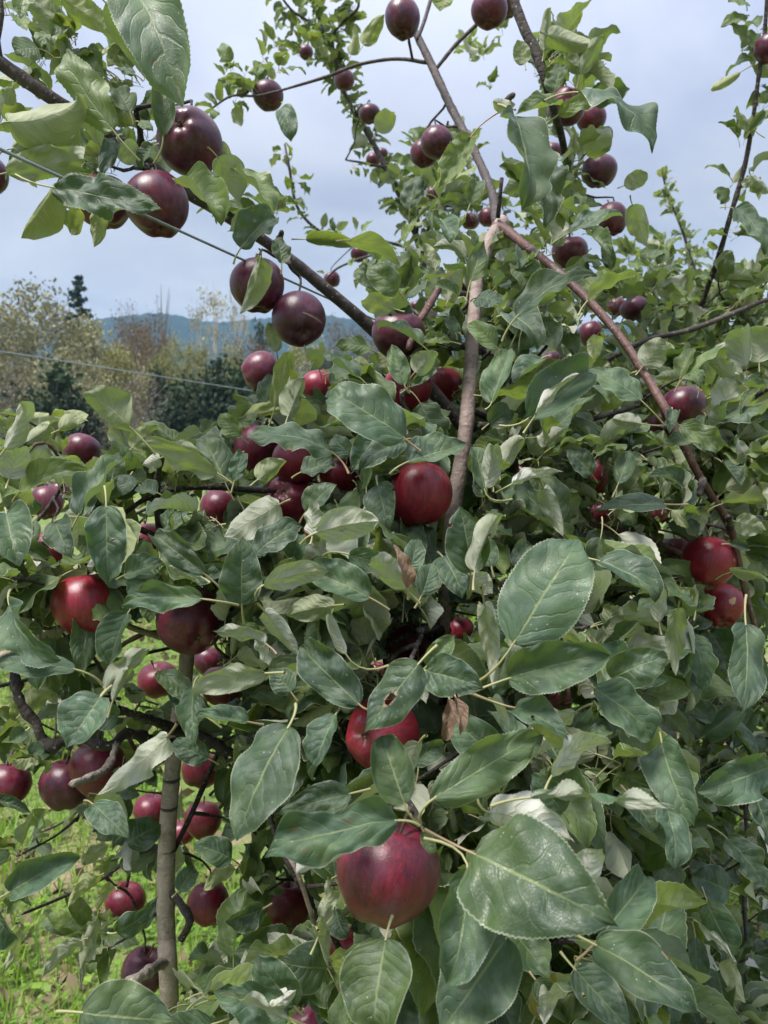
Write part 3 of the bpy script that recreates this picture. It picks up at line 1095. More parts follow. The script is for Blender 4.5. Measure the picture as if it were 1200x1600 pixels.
snag = empty('dead_tree', (at(257, 715, 100).x, at(257, 715, 100).y, 0))
tag(snag, 'thin bare dead trunk rising above the trees left of the poplars', 'dead tree')
o = bpy.data.objects.new('trunk', limbs_mesh('trunk', M_BARKFAR, at(257, 440, 100).z, 3.0, 0.30, 12, 10)); COL.objects.link(o); o.parent = snag

# low scrub along the foot of the wood
P = np.stack([g.uniform(-42, 25, 9000), g.uniform(30, 52, 9000), np.abs(g.normal(size=9000)) * 0.9], -1)
V, Q = quads_at(P, 0.22, g)
me = mesh_np('undergrowth', V, Q, F['bare'], smooth=False)
me.attributes.new('shade', 'FLOAT', 'POINT').data.foreach_set('value', np.repeat(g.random(9000), 4).astype(np.float32))
tag(link('undergrowth', me), kind='stuff')


# ------------------------------------------------------------------ grass and clover under the trees
def grass_material():
    k = NT('grass_blades')
    c = k.n('ShaderNodeAttribute', attribute_type='GEOMETRY', attribute_name='shade').outputs['Fac']
    p = k.n('ShaderNodeTexCoord').outputs['Object']
    n = k.noise(p, 3.0, 3)
    col = k.mix(c, (0.050, 0.125, 0.013), (0.22, 0.36, 0.042))
    col = k.mix(k.math('MULTIPLY', k.sstep(n, 0.55, 0.7), 0.45), col, (0.26, 0.27, 0.08))
    sh = k.bsdf(col, 0.55, None, 0.35)
    return k.done(k.mixsh(0.35, sh, k.transl((0.30, 0.45, 0.06))))


g = np.random.default_rng(21)


def patchy(X, Y):
    return np.sin(X * 2.3 + 1.2 * np.sin(Y * 1.9)) * np.sin(Y * 2.7 + 0.7 * np.sin(X * 3.1)) + 0.35 * np.sin(X * 7 + Y * 5)


n = 95000
X = g.uniform(-5.2, 2.2, n); Y = 1.0 + 9.5 * g.random(n) ** 1.5
keep = (patchy(X, Y) + g.normal(size=n) * 0.35 > -0.55) & (np.abs(X) < 0.62 * Y + 0.6)
X, Y = X[keep], Y[keep]; n = len(X)
Z = ground_z(X, Y)
hgt = g.uniform(0.035, 0.14, n) * (1 + 0.5 * np.clip(patchy(X, Y), 0, 1))
wd = g.uniform(0.0018, 0.0048, n)
az = g.uniform(0, 6.28, n)
lean = g.uniform(0.15, 1.1, n)
D = np.stack([np.cos(az), np.sin(az)], -1)
S = np.stack([-np.sin(az), np.cos(az)], -1)
B = np.stack([X, Y, Z], -1)
V = np.zeros((n, 6, 3))
for i, (t, ww) in enumerate(((0, 1.0), (0.55, 0.85), (1.0, 0.12))):
    off = lean * t * t * hgt
    mid = B + np.concatenate([D * off[:, None], (t * hgt * (1 - 0.35 * lean * t))[:, None]], 1)
    sw = np.concatenate([S * (wd * ww)[:, None], np.zeros((n, 1))], 1)
    V[:, 2 * i] = mid - sw
    V[:, 2 * i + 1] = mid + sw
o6 = (np.arange(n) * 6)[:, None]
Q = np.stack([o6 + np.array([0, 1, 3, 2]), o6 + np.array([2, 3, 5, 4])], 1).reshape(-1, 4)
shade = np.repeat(np.clip(g.normal(0.5, 0.28, n), 0, 1), 6)
# clover and other broad little leaves
m = 42000
X = g.uniform(-5.0, 2.0, m); Y = 1.0 + 7.5 * g.random(m) ** 1.5
keep = (patchy(X + 3, Y * 0.8) > -0.05) & (np.abs(X) < 0.62 * Y + 0.6)
X, Y = X[keep], Y[keep]; m = len(X)
P = np.stack([X, Y, ground_z(X, Y) + g.uniform(0.015, 0.085, m)], -1)
a = g.normal(size=(m, 3)); a[:, 2] *= 0.35; a /= np.linalg.norm(a, axis=1)[:, None]
b = np.cross(a, np.array([0, 0, 1.0]) + g.normal(size=(m, 3)) * 0.3); b /= np.linalg.norm(b, axis=1)[:, None]
s = g.uniform(0.008, 0.019, m)[:, None]
V2 = np.stack([P - a * s, P - b * s * 0.8, P + a * s, P + b * s * 0.8], 1).reshape(-1, 3)
Q2 = np.arange(4 * m).reshape(-1, 4) + 6 * n
me = mesh_np('grass', np.concatenate([V.reshape(-1, 3), V2]), np.concatenate([Q, Q2]), grass_material())
me.attributes.new('shade', 'FLOAT', 'POINT').data.foreach_set('value', np.concatenate([shade, np.repeat(np.clip(g.normal(0.5, 0.25, m), 0, 1), 4)]).astype(np.float32))
tag(link('grass', me), kind='stuff')

# fallen leaves and straw
m = 5200
X = g.uniform(-4, 2, m); Y = 1.1 + 6 * g.random(m) ** 1.3
P = np.stack([X, Y, ground_z(X, Y) + g.uniform(0.006, 0.04, m)], -1)
V, Q = quads_at(P, 0.055, g, 0.0, 1.5)
me = mesh_np('fallen_leaves', V, Q, far_leaf('leaf_litter', (0.14, 0.09, 0.055), (0.34, 0.27, 0.17), 0.1, 30), smooth=False)
me.attributes.new('shade', 'FLOAT', 'POINT').data.foreach_set('value', np.repeat(g.random(m), 4).astype(np.float32))
tag(link('fallen_leaves', me), kind='stuff')

# ------------------------------------------------------------------ haze over the valley
hz = NT('haze')
pv = hz.n('ShaderNodeVolumePrincipled')
pv.inputs['Color'].default_value = (0.42, 0.70, 1.0, 1)
pv.inputs['Density'].default_value = 0.00022
pv.inputs['Anisotropy'].default_value = 0.2
hz.t.links.new(pv.outputs[0], hz.out.inputs['Volume'])
bx = [(-1600, -300), (1600, -300), (1600, 1700), (-1600, 1700)]
V = np.array([(x, y, z) for z in (-1.5, 275.0) for x, y in bx])
Q = np.array([[3, 2, 1, 0], [4, 5, 6, 7], [0, 1, 5, 4], [1, 2, 6, 5], [2, 3, 7, 6], [3, 0, 4, 7]])
tag(link('haze', mesh_np('haze', V, Q, hz.m, smooth=False)), kind='stuff')


# ------------------------------------------------------------------ the apple trees: roots of the hierarchy
def tree_root(px, d, label):
    p = at(px, 715, d)
    e = empty('apple_tree', (p.x, p.y, 0))
    return tag(e, label, 'apple tree', 'apple trees of the orchard row')


TA = tree_root(690, 1.30, 'apple tree with grey-brown upright trunk in the centre, loaded with dark red apples')
TB = tree_root(268, 1.10, 'small apple tree with a slim straight ringed trunk at the lower left')
TC = tree_root(660, 3.00, 'slender apple tree behind, thin leafy leader and small dark apples against the sky')
TD = tree_root(1090, 2.20, 'leafy apple tree at the right with a dark whip-like shoot rising to the sky')
TE = tree_root(1120, 4.20, 'far apple tree with a pale feathery shoot tip beyond the crown')


def pl(*a):
    """(px, py, distance) triples -> world points"""
    return [at(*q) for q in a]


LIMBS = []          # (tree, centreline points) of every limb, for hanging the fruit


def limb(tree, name, pts, wpx, mat, sides=10, rough=0.06, nodes=0.10, step=0.015):
    """A limb through picture positions at distances, widths in picture pixels."""
    W = pl(*pts)
    r = [w * q[2] / FPX / 2 * ((0.72 if mat is B_GREY else 0.80) if w > 7 else 0.9) for w, q in zip(wpx, pts)]
    tube(name, W, r, mat, tree, sides, step, rough, nodes)
    LIMBS.append((tree, spline(W, r, 0.03)[0]))
    return W


def ground_pt(px, d):
    p = at(px, 715, d)
    return Vector((p.x, p.y, -0.1))


# main tree
trunk = pl((786, 345, 1.32), (764, 380, 1.29), (747, 435, 1.25), (740, 505, 1.21), (734, 590, 1.17), (727, 680, 1.14), (712, 775, 1.12), (701, 865, 1.12), (694, 955, 1.12), (690, 1060, 1.13), (684, 1180, 1.15), (677, 1300, 1.17))
tw = [33, 29, 27, 28, 29, 30, 31, 29, 27, 25, 26, 28]
tr_ = [w * 1.17 / FPX / 2 * 0.76 for w in tw]
trunk.append(ground_pt(690, 1.30)); tr_.append(0.022)
LIMBS.append((TA, spline(trunk[:12], tr_[:12], 0.03)[0]))
tube('trunk', trunk, tr_, B_TRUNK, TA, 14, 0.012, 0.035, 0.06)
limb(TA, 'branch', [(770, 356, 1.31), (786, 357, 1.30), (814, 378, 1.26), (845, 402, 1.20), (905, 455, 1.14), (960, 515, 1.10), (1005, 580, 1.06), (1048, 655, 1.02), (1085, 730, 1.03), (1110, 772, 1.05), (1143, 830, 1.08), (1163, 920, 1.10), (1186, 1000, 1.14)],
     [22, 21, 17, 16, 16, 16, 16, 17, 15, 14, 15, 11, 9], B_RED, nodes=0.09)
UP = limb(TA, 'branch', [(776, 350, 1.32), (768, 300, 1.40), (742, 238, 1.50), (706, 170, 1.58), (676, 105, 1.66), (650, 52, 1.72)], [22, 18, 18, 18, 18, 16], B_GREY, nodes=0.10)
limb(TA, 'branch', [(778, 340, 1.30), (781, 310, 1.28), (784, 278, 1.27)], [9, 8, 7], B_DARK)
limb(TA, 'twig', [(652, 62, 1.70), (664, 30, 1.72), (676, -12, 1.76)], [9, 8, 8], B_GREY, 8)
limb(TA, 'twig', [(668, 98, 1.68), (620, 92, 1.70), (560, 101, 1.74), (510, 120, 1.78), (440, 141, 1.80)], [7, 6, 6, 6, 4], B_GREY, 8)
limb(TA, 'twig', [(682, 107, 1.65), (712, 70, 1.66), (745, 38, 1.66), (790, -8, 1.68)], [8, 7, 7, 7], B_GREY, 8)
limb(TA, 'branch', [(797, -20, 1.34), (815, 35, 1.33), (838, 85, 1.32), (852, 125, 1.31), (862, 160, 1.33), (880, 225, 1.42), (890, 300, 1.5)], [17, 19, 19, 17, 15, 13, 10], B_DARK)
LB = limb(TA, 'branch', [(-60, 60, 0.93), (0, 98, 0.95), (75, 150, 0.97), (150, 195, 1.0), (220, 245, 1.03), (275, 290, 1.06), (345, 332, 1.10), (430, 388, 1.15), (510, 452, 1.19), (585, 517, 1.23), (650, 582, 1.26), (728, 672, 1.28)],
          [32, 30, 28, 26, 26, 27, 25, 25, 27, 28, 28, 28], B_GREY, nodes=0.08)
limb(TA, 'branch', [(2, 102, 0.95), (-4, 62, 0.94), (3, 20, 0.93), (-4, -20, 0.93)], [14, 12, 11, 10], B_GREY)
limb(TA, 'branch', [(736, 470, 1.29), (705, 428, 1.22), (672, 475, 1.17), (648, 515, 1.12), (638, 545, 1.08)], [8, 13, 15, 14, 11], B_RED)
limb(TA, 'branch', [(190, 806, 0.98), (222, 782, 0.98), (262, 766, 0.98), (330, 761, 1.0), (400, 766, 1.05), (520, 770, 1.15), (700, 800, 1.24)], [8, 10, 10, 11, 11, 12, 14], B_DARK, nodes=0.2)
limb(TA, 'branch', [(700, 985, 1.22), (660, 980, 1.1), (600, 1010, 1.05), (500, 1030, 1.05), (400, 1050, 1.05)], [14, 12, 10, 9, 7], B_DARK)
limb(TA, 'branch', [(692, 1080, 1.2), (745, 1085, 0.85), (800, 1120, 0.9), (900, 1180, 1.0), (990, 1240, 1.1)], [10, 9, 9, 9, 7], B_DARK)
limb(TA, 'branch', [(680, 1295, 1.2), (662, 1290, 0.75), (640, 1320, 0.78), (540, 1400, 0.9)], [11, 8, 7, 6], B_DARK)
limb(TA, 'branch', [(677, 1420, 1.2), (560, 1500, 1.0), (510, 1440, 0.9), (462, 1370, 0.86), (432, 1310, 0.88), (412, 1230, 0.9)], [16, 13, 12, 11, 10, 8], B_DARK, nodes=0.2)
limb(TA, 'branch', [(690, 1100, 1.2), (830, 980, 1.3), (1000, 900, 1.35), (1060, 868, 1.4)], [14, 12, 10, 8], B_DARK)
limb(TA, 'branch', [(706, 830, 1.24), (810, 800, 1.3), (905, 815, 1.3), (1000, 838, 1.3), (1080, 872, 1.3)], [14, 12, 12, 11, 10], B_RED)
limb(TA, 'branch', [(735, 640, 1.28), (800, 668, 1.32), (870, 664, 1.34), (925, 655, 1.34), (1000, 633, 1.36)], [13, 11, 10, 10, 7], B_DARK)
limb(TA, 'branch', [(680, 1240, 1.2), (820, 1300, 1.2), (1000, 1330, 1.2), (1030, 1440, 1.2), (1050, 1560, 1.2)], [15, 12, 10, 9, 8], B_DARK)
limb(TA, 'branch', [(448, 1335, .60), (466, 1366, .60), (484, 1420, .62), (506, 1490, .68), (530, 1545, .72), (560, 1640, .8)], [5, 8, 9, 8, 9, 10], B_TRUNK, 8, 0.15, 0.2)
# spurs: knobbly little shoots that carry the leaf whorls
for (x0, y0, d0, x1, y1, d1, w0, w1) in ((740, 465, 1.29, 712, 458, 1.20, 12, 8), (740, 540, 1.28, 700, 545, 1.20, 16, 10), (738, 548, 1.28, 772, 552, 1.18, 16, 11),
                                         (724, 672, 1.26, 762, 664, 1.10, 18, 10), (694, 985, 1.2, 655, 985, .85, 22, 13), (1048, 660, 1.0, 1036, 668, .93, 16, 10),
                                         (1098, 750, 1.03, 1092, 772, .98, 15, 10), (1140, 825, 1.07, 1138, 808, 1.0, 16, 10), (222, 246, 1.02, 212, 170, .95, 16, 8),
                                         (430, 388, 1.14, 440, 362, 1.05, 14, 8), (438, 395, 1.14, 452, 412, 1.05, 12, 9), (783, 165, 1.2, 802, 148, .9, 10, 9), (640, 612, 1.2, 628, 612, .95, 12, 8),
                                         (235, 260, 1.03, 212, 262, .94, 12, 8), (692, 1078, 1.2, 742, 1082, .68, 11, 9), (672, 1292, 1.2, 657, 1290, .60, 11, 8), (660, 985, .9, 640, 1035, .7, 10, 7)):
    limb(TA, 'spur', [(x0, y0, d0), ((x0 + x1) / 2 + 2, (y0 + y1) / 2 - 2, (d0 + d1) / 2), (x1, y1, d1)], [w0, (w0 + w1) / 2, w1], B_DARK, 8, 0.2, 0.3, 0.006)

# slim tree at the lower left
st = pl((296, 960, 1.10), (291, 1040, 1.10), (281, 1110, 1.10), (271, 1190, 1.09), (263, 1280, 1.08), (259, 1380, 1.07), (261, 1480, 1.06), (266, 1580, 1.06))
sr = [w * 1.09 / FPX / 2 * 0.9 for w in (24, 26, 27, 28, 29, 30, 30, 31)]
st.append(ground_pt(272, 1.10)); sr.append(0.016)
LIMBS.append((TB, spline(st[:8], sr[:8], 0.03)[0]))
tube('trunk', st, sr, B_SLIM, TB, 14, 0.010, 0.03, 0.05)
for yy, dd in ((1218, 1.085), (1262, 1.08), (1328, 1.075), (1346, 1.075), (1392, 1.07), (1500, 1.06)):
    c = at(np.interp(yy, [1190, 1280, 1380, 1480], [271, 263, 259, 261]), yy, dd)
    C, r = spline([c + Vector((0, 0, 0.0018)), c, c - Vector((0, 0, 0.0018))], [0.0110, 0.0122, 0.0110], 0.001)
    V, Q, uv = tube_np(C, r, 14, 0.04)
    link('ring_scar', mesh_np('ring_scar', V, Q, B_GREY, uv), TB)
limb(TB, 'branch', [(262, 1502, 1.06), (245, 1510, 1.0), (222, 1524, .95), (200, 1536, .93)], [17, 18, 19, 17], B_KNOT, 10, 0.22, 0.3, 0.006)
limb(TB, 'branch', [(272, 1165, 1.09), (240, 1158, 1.0), (200, 1146, .95), (172, 1166, .92), (140, 1158, .92), (110, 1150, .92), (84, 1166, .9), (66, 1156, .9), (57, 1132, .9), (38, 1108, .9), (27, 1082, .9), (24, 1050, .92)], [22, 20, 15, 18, 13, 14, 22, 19, 16, 17, 18, 17], B_DARK, 10, 0.26, 0.4, 0.006)
limb(TB, 'branch', [(295, 1148, 1.08), (250, 1130, .98), (215, 1118, .92), (185, 1108, .88)], [22, 18, 16, 14], B_DARK, 9, 0.16, 0.25, 0.008)
limb(TB, 'branch', [(278, 1145, 1.09), (320, 1152, 1.08), (352, 1172, 1.08), (400, 1190, 1.1)], [24, 20, 17, 10], B_DARK, 9, 0.16, 0.25, 0.008)
limb(TB, 'branch', [(182, 1165, .9), (170, 1195, .84), (148, 1212, .80), (112, 1225, .76)], [11, 14, 15, 13], B_KNOT, 10, 0.28, 0.35, 0.005)
limb(TB, 'branch', [(292, 1000, 1.1), (250, 995, 1.08), (205, 980, 1.05), (160, 960, 1.0), (90, 985, .98), (-20, 1035, .98)], [11, 12, 12, 12, 14, 16], B_SLIM)
limb(TB, 'branch', [(380, 1120, 1.1), (385, 1080, 1.08), (392, 1040, 1.05)], [14, 14, 12], B_DARK, nodes=.25)
limb(TB, 'branch', [(275, 1130, 1.08), (285, 1160, 1.06), (225, 1190, 1.2), (165, 1050, 1.12), (225, 990, 1.1), (275, 1000, 1.1)], [8, 9, 9, 9, 10, 10], B_RED)
limb(TB, 'branch', [(262, 1390, 1.07), (280, 1408, 1.05), (296, 1440, 1.02), (283, 1468, 1.02)], [14, 15, 16, 12], B_DARK, 9, 0.16, 0.3, 0.008)
limb(TB, 'branch', [(266, 1340, 1.08), (300, 1270, 1.12), (330, 1200, 1.15), (360, 1130, 1.2)], [9, 10, 10, 8], B_DARK)
limb(TB, 'twig', [(205, 1340, 1.15), (202, 1365, 1.12), (198, 1385, 1.1)], [5, 5, 5], B_DARK, 7)
limb(TB, 'twig', [(262, 1320, 1.08), (205, 1338, 1.15), (165, 1370, 1.15), (90, 1405, 1.1), (35, 1428, .95)], [7, 7, 6, 6, 5], B_DARK, 8)
limb(TB, 'branch', [(250, 805, 1.0), (246, 770, .95), (248, 735, .9), (258, 702, .86)], [15, 13, 11, 9], B_DARK, 8, 0.15, 0.25, 0.008)
limb(TB, 'branch', [(292, 960, 1.1), (270, 900, 1.05), (250, 830, 1.0), (246, 790, .98)], [20, 16, 14, 13], B_DARK, 8, 0.1, 0.2)
limb(TB, 'branch', [(250, 840, 1.0), (190, 820, .95), (140, 845, .88), (90, 850, .9), (-30, 850, .9)], [12, 12, 14, 12, 10], B_DARK, 8, 0.15, 0.25)
limb(TB, 'twig', [(36, 716, .95), (56, 694, .95), (78, 696, .97), (92, 716, .98)], [6, 6, 6, 5], B_RED, 8)

limb(TB, 'branch', [(286, 1000, 1.1), (232, 880, 1.25), (172, 770, 1.40), (120, 735, 1.48), (70, 800, 1.5), (20, 850, 1.5)], [14, 12, 10, 8, 7, 6], B_DARK, 8, 0.12, 0.2)
limb(TB, 'branch', [(70, 1158, .9), (40, 1172, 1.0), (16, 1184, 1.12)], [12, 10, 8], B_DARK, 8, 0.15, 0.2)
# slender tree behind
CL = limb(TC, 'trunk', [(672, 470, 3.0), (655, 385, 3.0), (636, 330, 3.0), (607, 270, 3.0), (575, 210, 3.0), (548, 165, 3.0), (528, 120, 3.0), (510, 70, 3.0), (494, 10, 3.0), (485, -30, 3.0)],
          [16, 15, 13, 12, 12, 10, 9, 8, 7, 6], B_GREY, 9, nodes=.12)
tube('trunk', pl((672, 470, 3.0), (680, 600, 3.0)) + [ground_pt(690, 3.0)], [0.02, 0.022, 0.032], B_GREY, TC, 9)
C1 = limb(TC, 'branch', [(650, 375, 3.0), (655, 330, 2.9), (668, 280, 2.75), (690, 232, 2.6), (700, 190, 2.5)], [7, 6, 6, 5, 4], B_DARK, 7)
C2 = limb(TC, 'branch', [(660, 395, 3.0), (672, 350, 2.9), (692, 325, 2.8), (735, 308, 2.7)], [7, 6, 6, 5], B_GREY, 7)
C3 = limb(TC, 'branch', [(645, 388, 3.0), (580, 374, 2.9), (520, 372, 2.8), (468, 330, 2.75), (452, 262, 2.7), (445, 225, 2.7)], [6, 5, 5, 5, 5, 3], B_GREY, 7)
C4 = limb(TC, 'branch', [(540, 150, 3.0), (520, 60, 2.9), (560, 10, 2.8), (545, -30, 2.8)], [6, 6, 5, 4], B_GREY, 7)
C5 = limb(TC, 'branch', [(512, 76, 3.0), (490, 40, 2.9), (455, 15, 2.85), (430, -20, 2.8)], [5, 5, 4, 4], B_GREY, 7)
C6 = limb(TC, 'branch', [(440, 141, 1.80), (400, 150, 1.82), (362, 150, 1.85), (330, 170, 1.9)], [4, 4, 4, 3], B_GREY, 7)
C7 = limb(TC, 'branch', [(600, 262, 3.0), (570, 255, 2.9), (540, 250, 2.85)], [4, 4, 3], B_GREY, 7)
C8 = limb(TC, 'branch', [(660, 440, 3.0), (600, 400, 2.7), (535, 415, 2.6), (505, 440, 2.6)], [5, 4, 4, 3], B_GREY, 7)

# leafy tree at the right, with its dark shoot
SH = limb(TD, 'branch', [(1060, 560, 1.75), (1080, 515, 1.7), (1098, 470, 1.66), (1123, 400, 1.6), (1142, 335, 1.56), (1163, 262, 1.54), (1176, 190, 1.52), (1184, 130, 1.5), (1194, 60, 1.48), (1199, -15, 1.46)],
          [10, 10, 10, 10, 9.5, 9, 8.5, 8, 7, 6], B_DARK, 8, nodes=.14)
D1 = limb(TD, 'branch', [(1260, 455, 1.5), (1200, 468, 1.5), (1150, 488, 1.5), (1080, 515, 1.52), (1010, 532, 1.56), (950, 562, 1.6)], [9, 10, 11, 12, 12, 12], B_GREY, 9, nodes=.12)
tube('trunk', pl((1060, 560, 1.75), (1075, 700, 1.9), (1085, 900, 2.1)) + [ground_pt(1090, 2.2)], [0.010, 0.016, 0.022, 0.03], B_GREY, TD, 10)
D2 = limb(TD, 'branch', [(1078, 720, 1.9), (1110, 700, 1.7), (1150, 640, 1.45), (1182, 618, 1.35), (1230, 590, 1.3)], [12, 11, 11, 11, 9], B_DARK, 9, 0.15, 0.2)
D3 = limb(TD, 'branch', [(1080, 800, 2.0), (1130, 690, 1.6), (1180, 690, 1.5), (1240, 710, 1.45)], [14, 12, 13, 12], B_DARK, 9, 0.15, 0.2)
D4 = limb(TD, 'branch', [(1086, 950, 2.1), (1040, 1060, 1.6), (1068, 1090, 1.5), (1110, 1130, 1.5), (1200, 1180, 1.5)], [12, 14, 13, 9, 7], B_RED, 9)
D5 = limb(TD, 'branch', [(1086, 1000, 2.1), (1150, 1200, 1.6), (1166, 1290, 1.5), (1163, 1400, 1.45), (1166, 1470, 1.4)], [10, 8, 8, 7, 6], B_DARK, 8, 0.15, 0.2)
# far feathery shoot
EP = limb(TE, 'trunk', [(1128, 540, 4.2), (1108, 470, 4.2), (1085, 420, 4.2), (1066, 360, 4.2), (1046, 310, 4.2), (1034, 270, 4.2)], [7, 6, 5, 5, 4, 3], B_GREY, 7)
tube('trunk', pl((1128, 540, 4.2),) + [ground_pt(1130, 4.2)], [0.012, 0.03], B_GREY, TE, 8, 0.1)

# ------------------------------------------------------------------ trellis wires
VP = (Vector((0.345, 0.939, 0.0))).normalized()          # the way the orchard row runs


def wire(name, label, p, q, r, mat, sag=0.0, group='trellis wires along the rows'):
    pts = [p + (q - p) * t - Vector((0, 0, sag * 4 * t * (1 - t))) for t in (i / 16 for i in range(17))]
    o = tube(name, pts, [r] * 17, mat, None, 8, 0.05, 0.0)
    tag(o, label, 'wire', group)


a, b = at(0, 233, .66), at(580, 497, 1.45)
u_ = (b - a).normalized()
wire('trellis_wire', 'taut grey wire crossing the apples and branch at the upper left', a - u_ * 4, b + u_ * 8.0, 0.0017, M_WIRE)
a, b = at(0, 549, 3.4), at(390, 610, 5.3)
u_ = (b - a).normalized()
wire('trellis_wire', 'blurred thin wire in front of the far woodland', a - u_ * 8, b + u_ * 12, 0.0032, M_WIRE)
a, b = at(34, 1064, .97), at(155, 1037, 1.06)
u_ = (b - a).normalized()
wire('drip_hose', 'thin dark hose behind the leaves left of the slim trunk', a - u_ * 5, b + u_ * 6, 0.0026, M_DARKWIRE)
a, b = at(0, 942, 1.2), at(52, 936, 1.3)
u_ = (b - a).normalized()
wire('trellis_wire', 'short stretch of dark wire beneath the leaf left of the round red apple', a - u_ * 5, b + u_ * 6, 0.0026, M_DARKWIRE)
a, b = at(380, 1612, .9), at(425, 1580, 1.05)
u_ = (b - a).normalized()
wire('trellis_wire', 'grey wire just showing at the bottom edge', a - u_ * 2, b + u_ * 4, 0.0016, M_WIRE)

# ------------------------------------------------------------------ leaves seen one by one
random.seed(101)
hero(TA, '''
200 -8 286 168 92 .74 H.2 B1.5 R-25 F8 n.5
165 4 281 142 62 .78 u H.45 B1.0 P0
95 -5 167 41 36 .85 u H.7 P0
38 -12 31 30 36 .85 H.6
60 76 25 86 38 .9 H.35 K85,92 P.3
13 190 119 144 74 .78 u H.6 B.9 K-2,222
177 204 106 82 64 .80 H.62 B.3
255 214 257 108 50 .80 H.15 R-20 K240,255
20 232 122 198 38 .84 u H.5 K-5,250
10 270 134 250 44 .82 u H.25
16 262 82 216 34 .86 H.15
84 293 253 327 54 .68 H.05 F14 R30 n.6 B.5 K24,273
88 288 33 372 64 .84 u H.9 B.3 P0
100 300 112 368 34 .88 u H.9 P0
150 325 147 386 32 .9 u H.75
285 286 346 353 66 .86 H.75 B.4
340 246 373 318 56 .88 u H.1 P.45
338 228 366 252 24 .95 u P.4
376 388 432 342 52 .78 H0 n.8 P.4
374 268 428 336 58 .88 H.6 B.6
206 76 147 40 36 .95 u P.5
190 70 168 104 22 .98 u H.8
206 106 187 70 22 .98 H.7
211 116 178 106 16 .96 H.1
203 176 178 138 38 .93 H.3
155 225 134 174 30 .90 u P.4 F25
182 216 158 279 26 .84 H0 F25
188 224 216 256 32 .84 u P.75 W.05
240 228 222 264 26 .86 H.05 C.8 D.8
217 190 240 206 18 .93 H.3
440 412 432 372 30 .95 H.15
408 404 374 490 34 .92 u P.45 C.6
803 181 815 328 86 .66 H.14 B.35 n.5 P.1 C-.2 D-.3 A.1 T.15 Q.02
735 214 684 294 40 .98 H.85 K785,172 B.3
443 165 455 222 30 1.5 H.1
568 70 601 22 26 1.6 u H.9
548 86 554 38 22 1.7 u H.9
700 -12 688 18 40 1.3 H.95
478 374 548 384 33 1.1 H.75
546 376 626 418 46 1.0 u H.55 R18 B1.0
690 344 704 380 40 1.05 H.05 P.3
734 320 746 284 30 1.1 H.3
640 326 655 278 34 1.7 H.05
590 206 612 175 26 2.0 u P.4
800 170 770 158 22 .95 u P.5 B1.8 C.6
906 144 1019 240 64 .68 H.1 R-32 B.9 F24 n.5 K850,158
872 180 940 152 22 .72 H.85 R30
874 164 804 180 42 .72 H.55 B.5
853 234 851 357 52 .72 H.15 B.4
888 364 973 342 46 .90 H0 n.7 B.5
988 320 1011 384 36 1.1 u H.35 P.2
975 290 1011 269 26 1.35 u H.5
857 55 924 68 40 1.2 u H.4 P.2
850 78 861 12 30 1.25 u P.3 H.4
908 116 946 55 20 1.2 u P.3 R30
898 72 905 105 24 1.25 u P.2
865 146 881 107 34 1.2 H.3
820 100 808 62 26 1.28 u H.5
855 285 830 250 30 1.0 H.4
''')
hero(TD, '''
1164 24 1126 43 24 1.5 H.8
1166 8 1138 4 30 1.5 H.5
1160 76 1132 42 27 1.5 H.7
1157 113 1111 139 23 1.5 u H.9
1182 75 1162 50 24 1.5 H.4
1188 95 1208 120 28 1.5 u P.3
1180 205 1152 165 22 1.52 u H.6
1172 205 1196 178 20 1.5 H.3
1140 276 1101 264 16 1.55 H.5
1146 285 1166 250 14 1.55 u H.6
1133 318 1115 298 20 1.55 H.4
1148 326 1194 398 30 1.45 H0 P.3
1175 276 1204 302 28 1.5 u P.4
1160 290 1182 275 14 1.5 u
''')
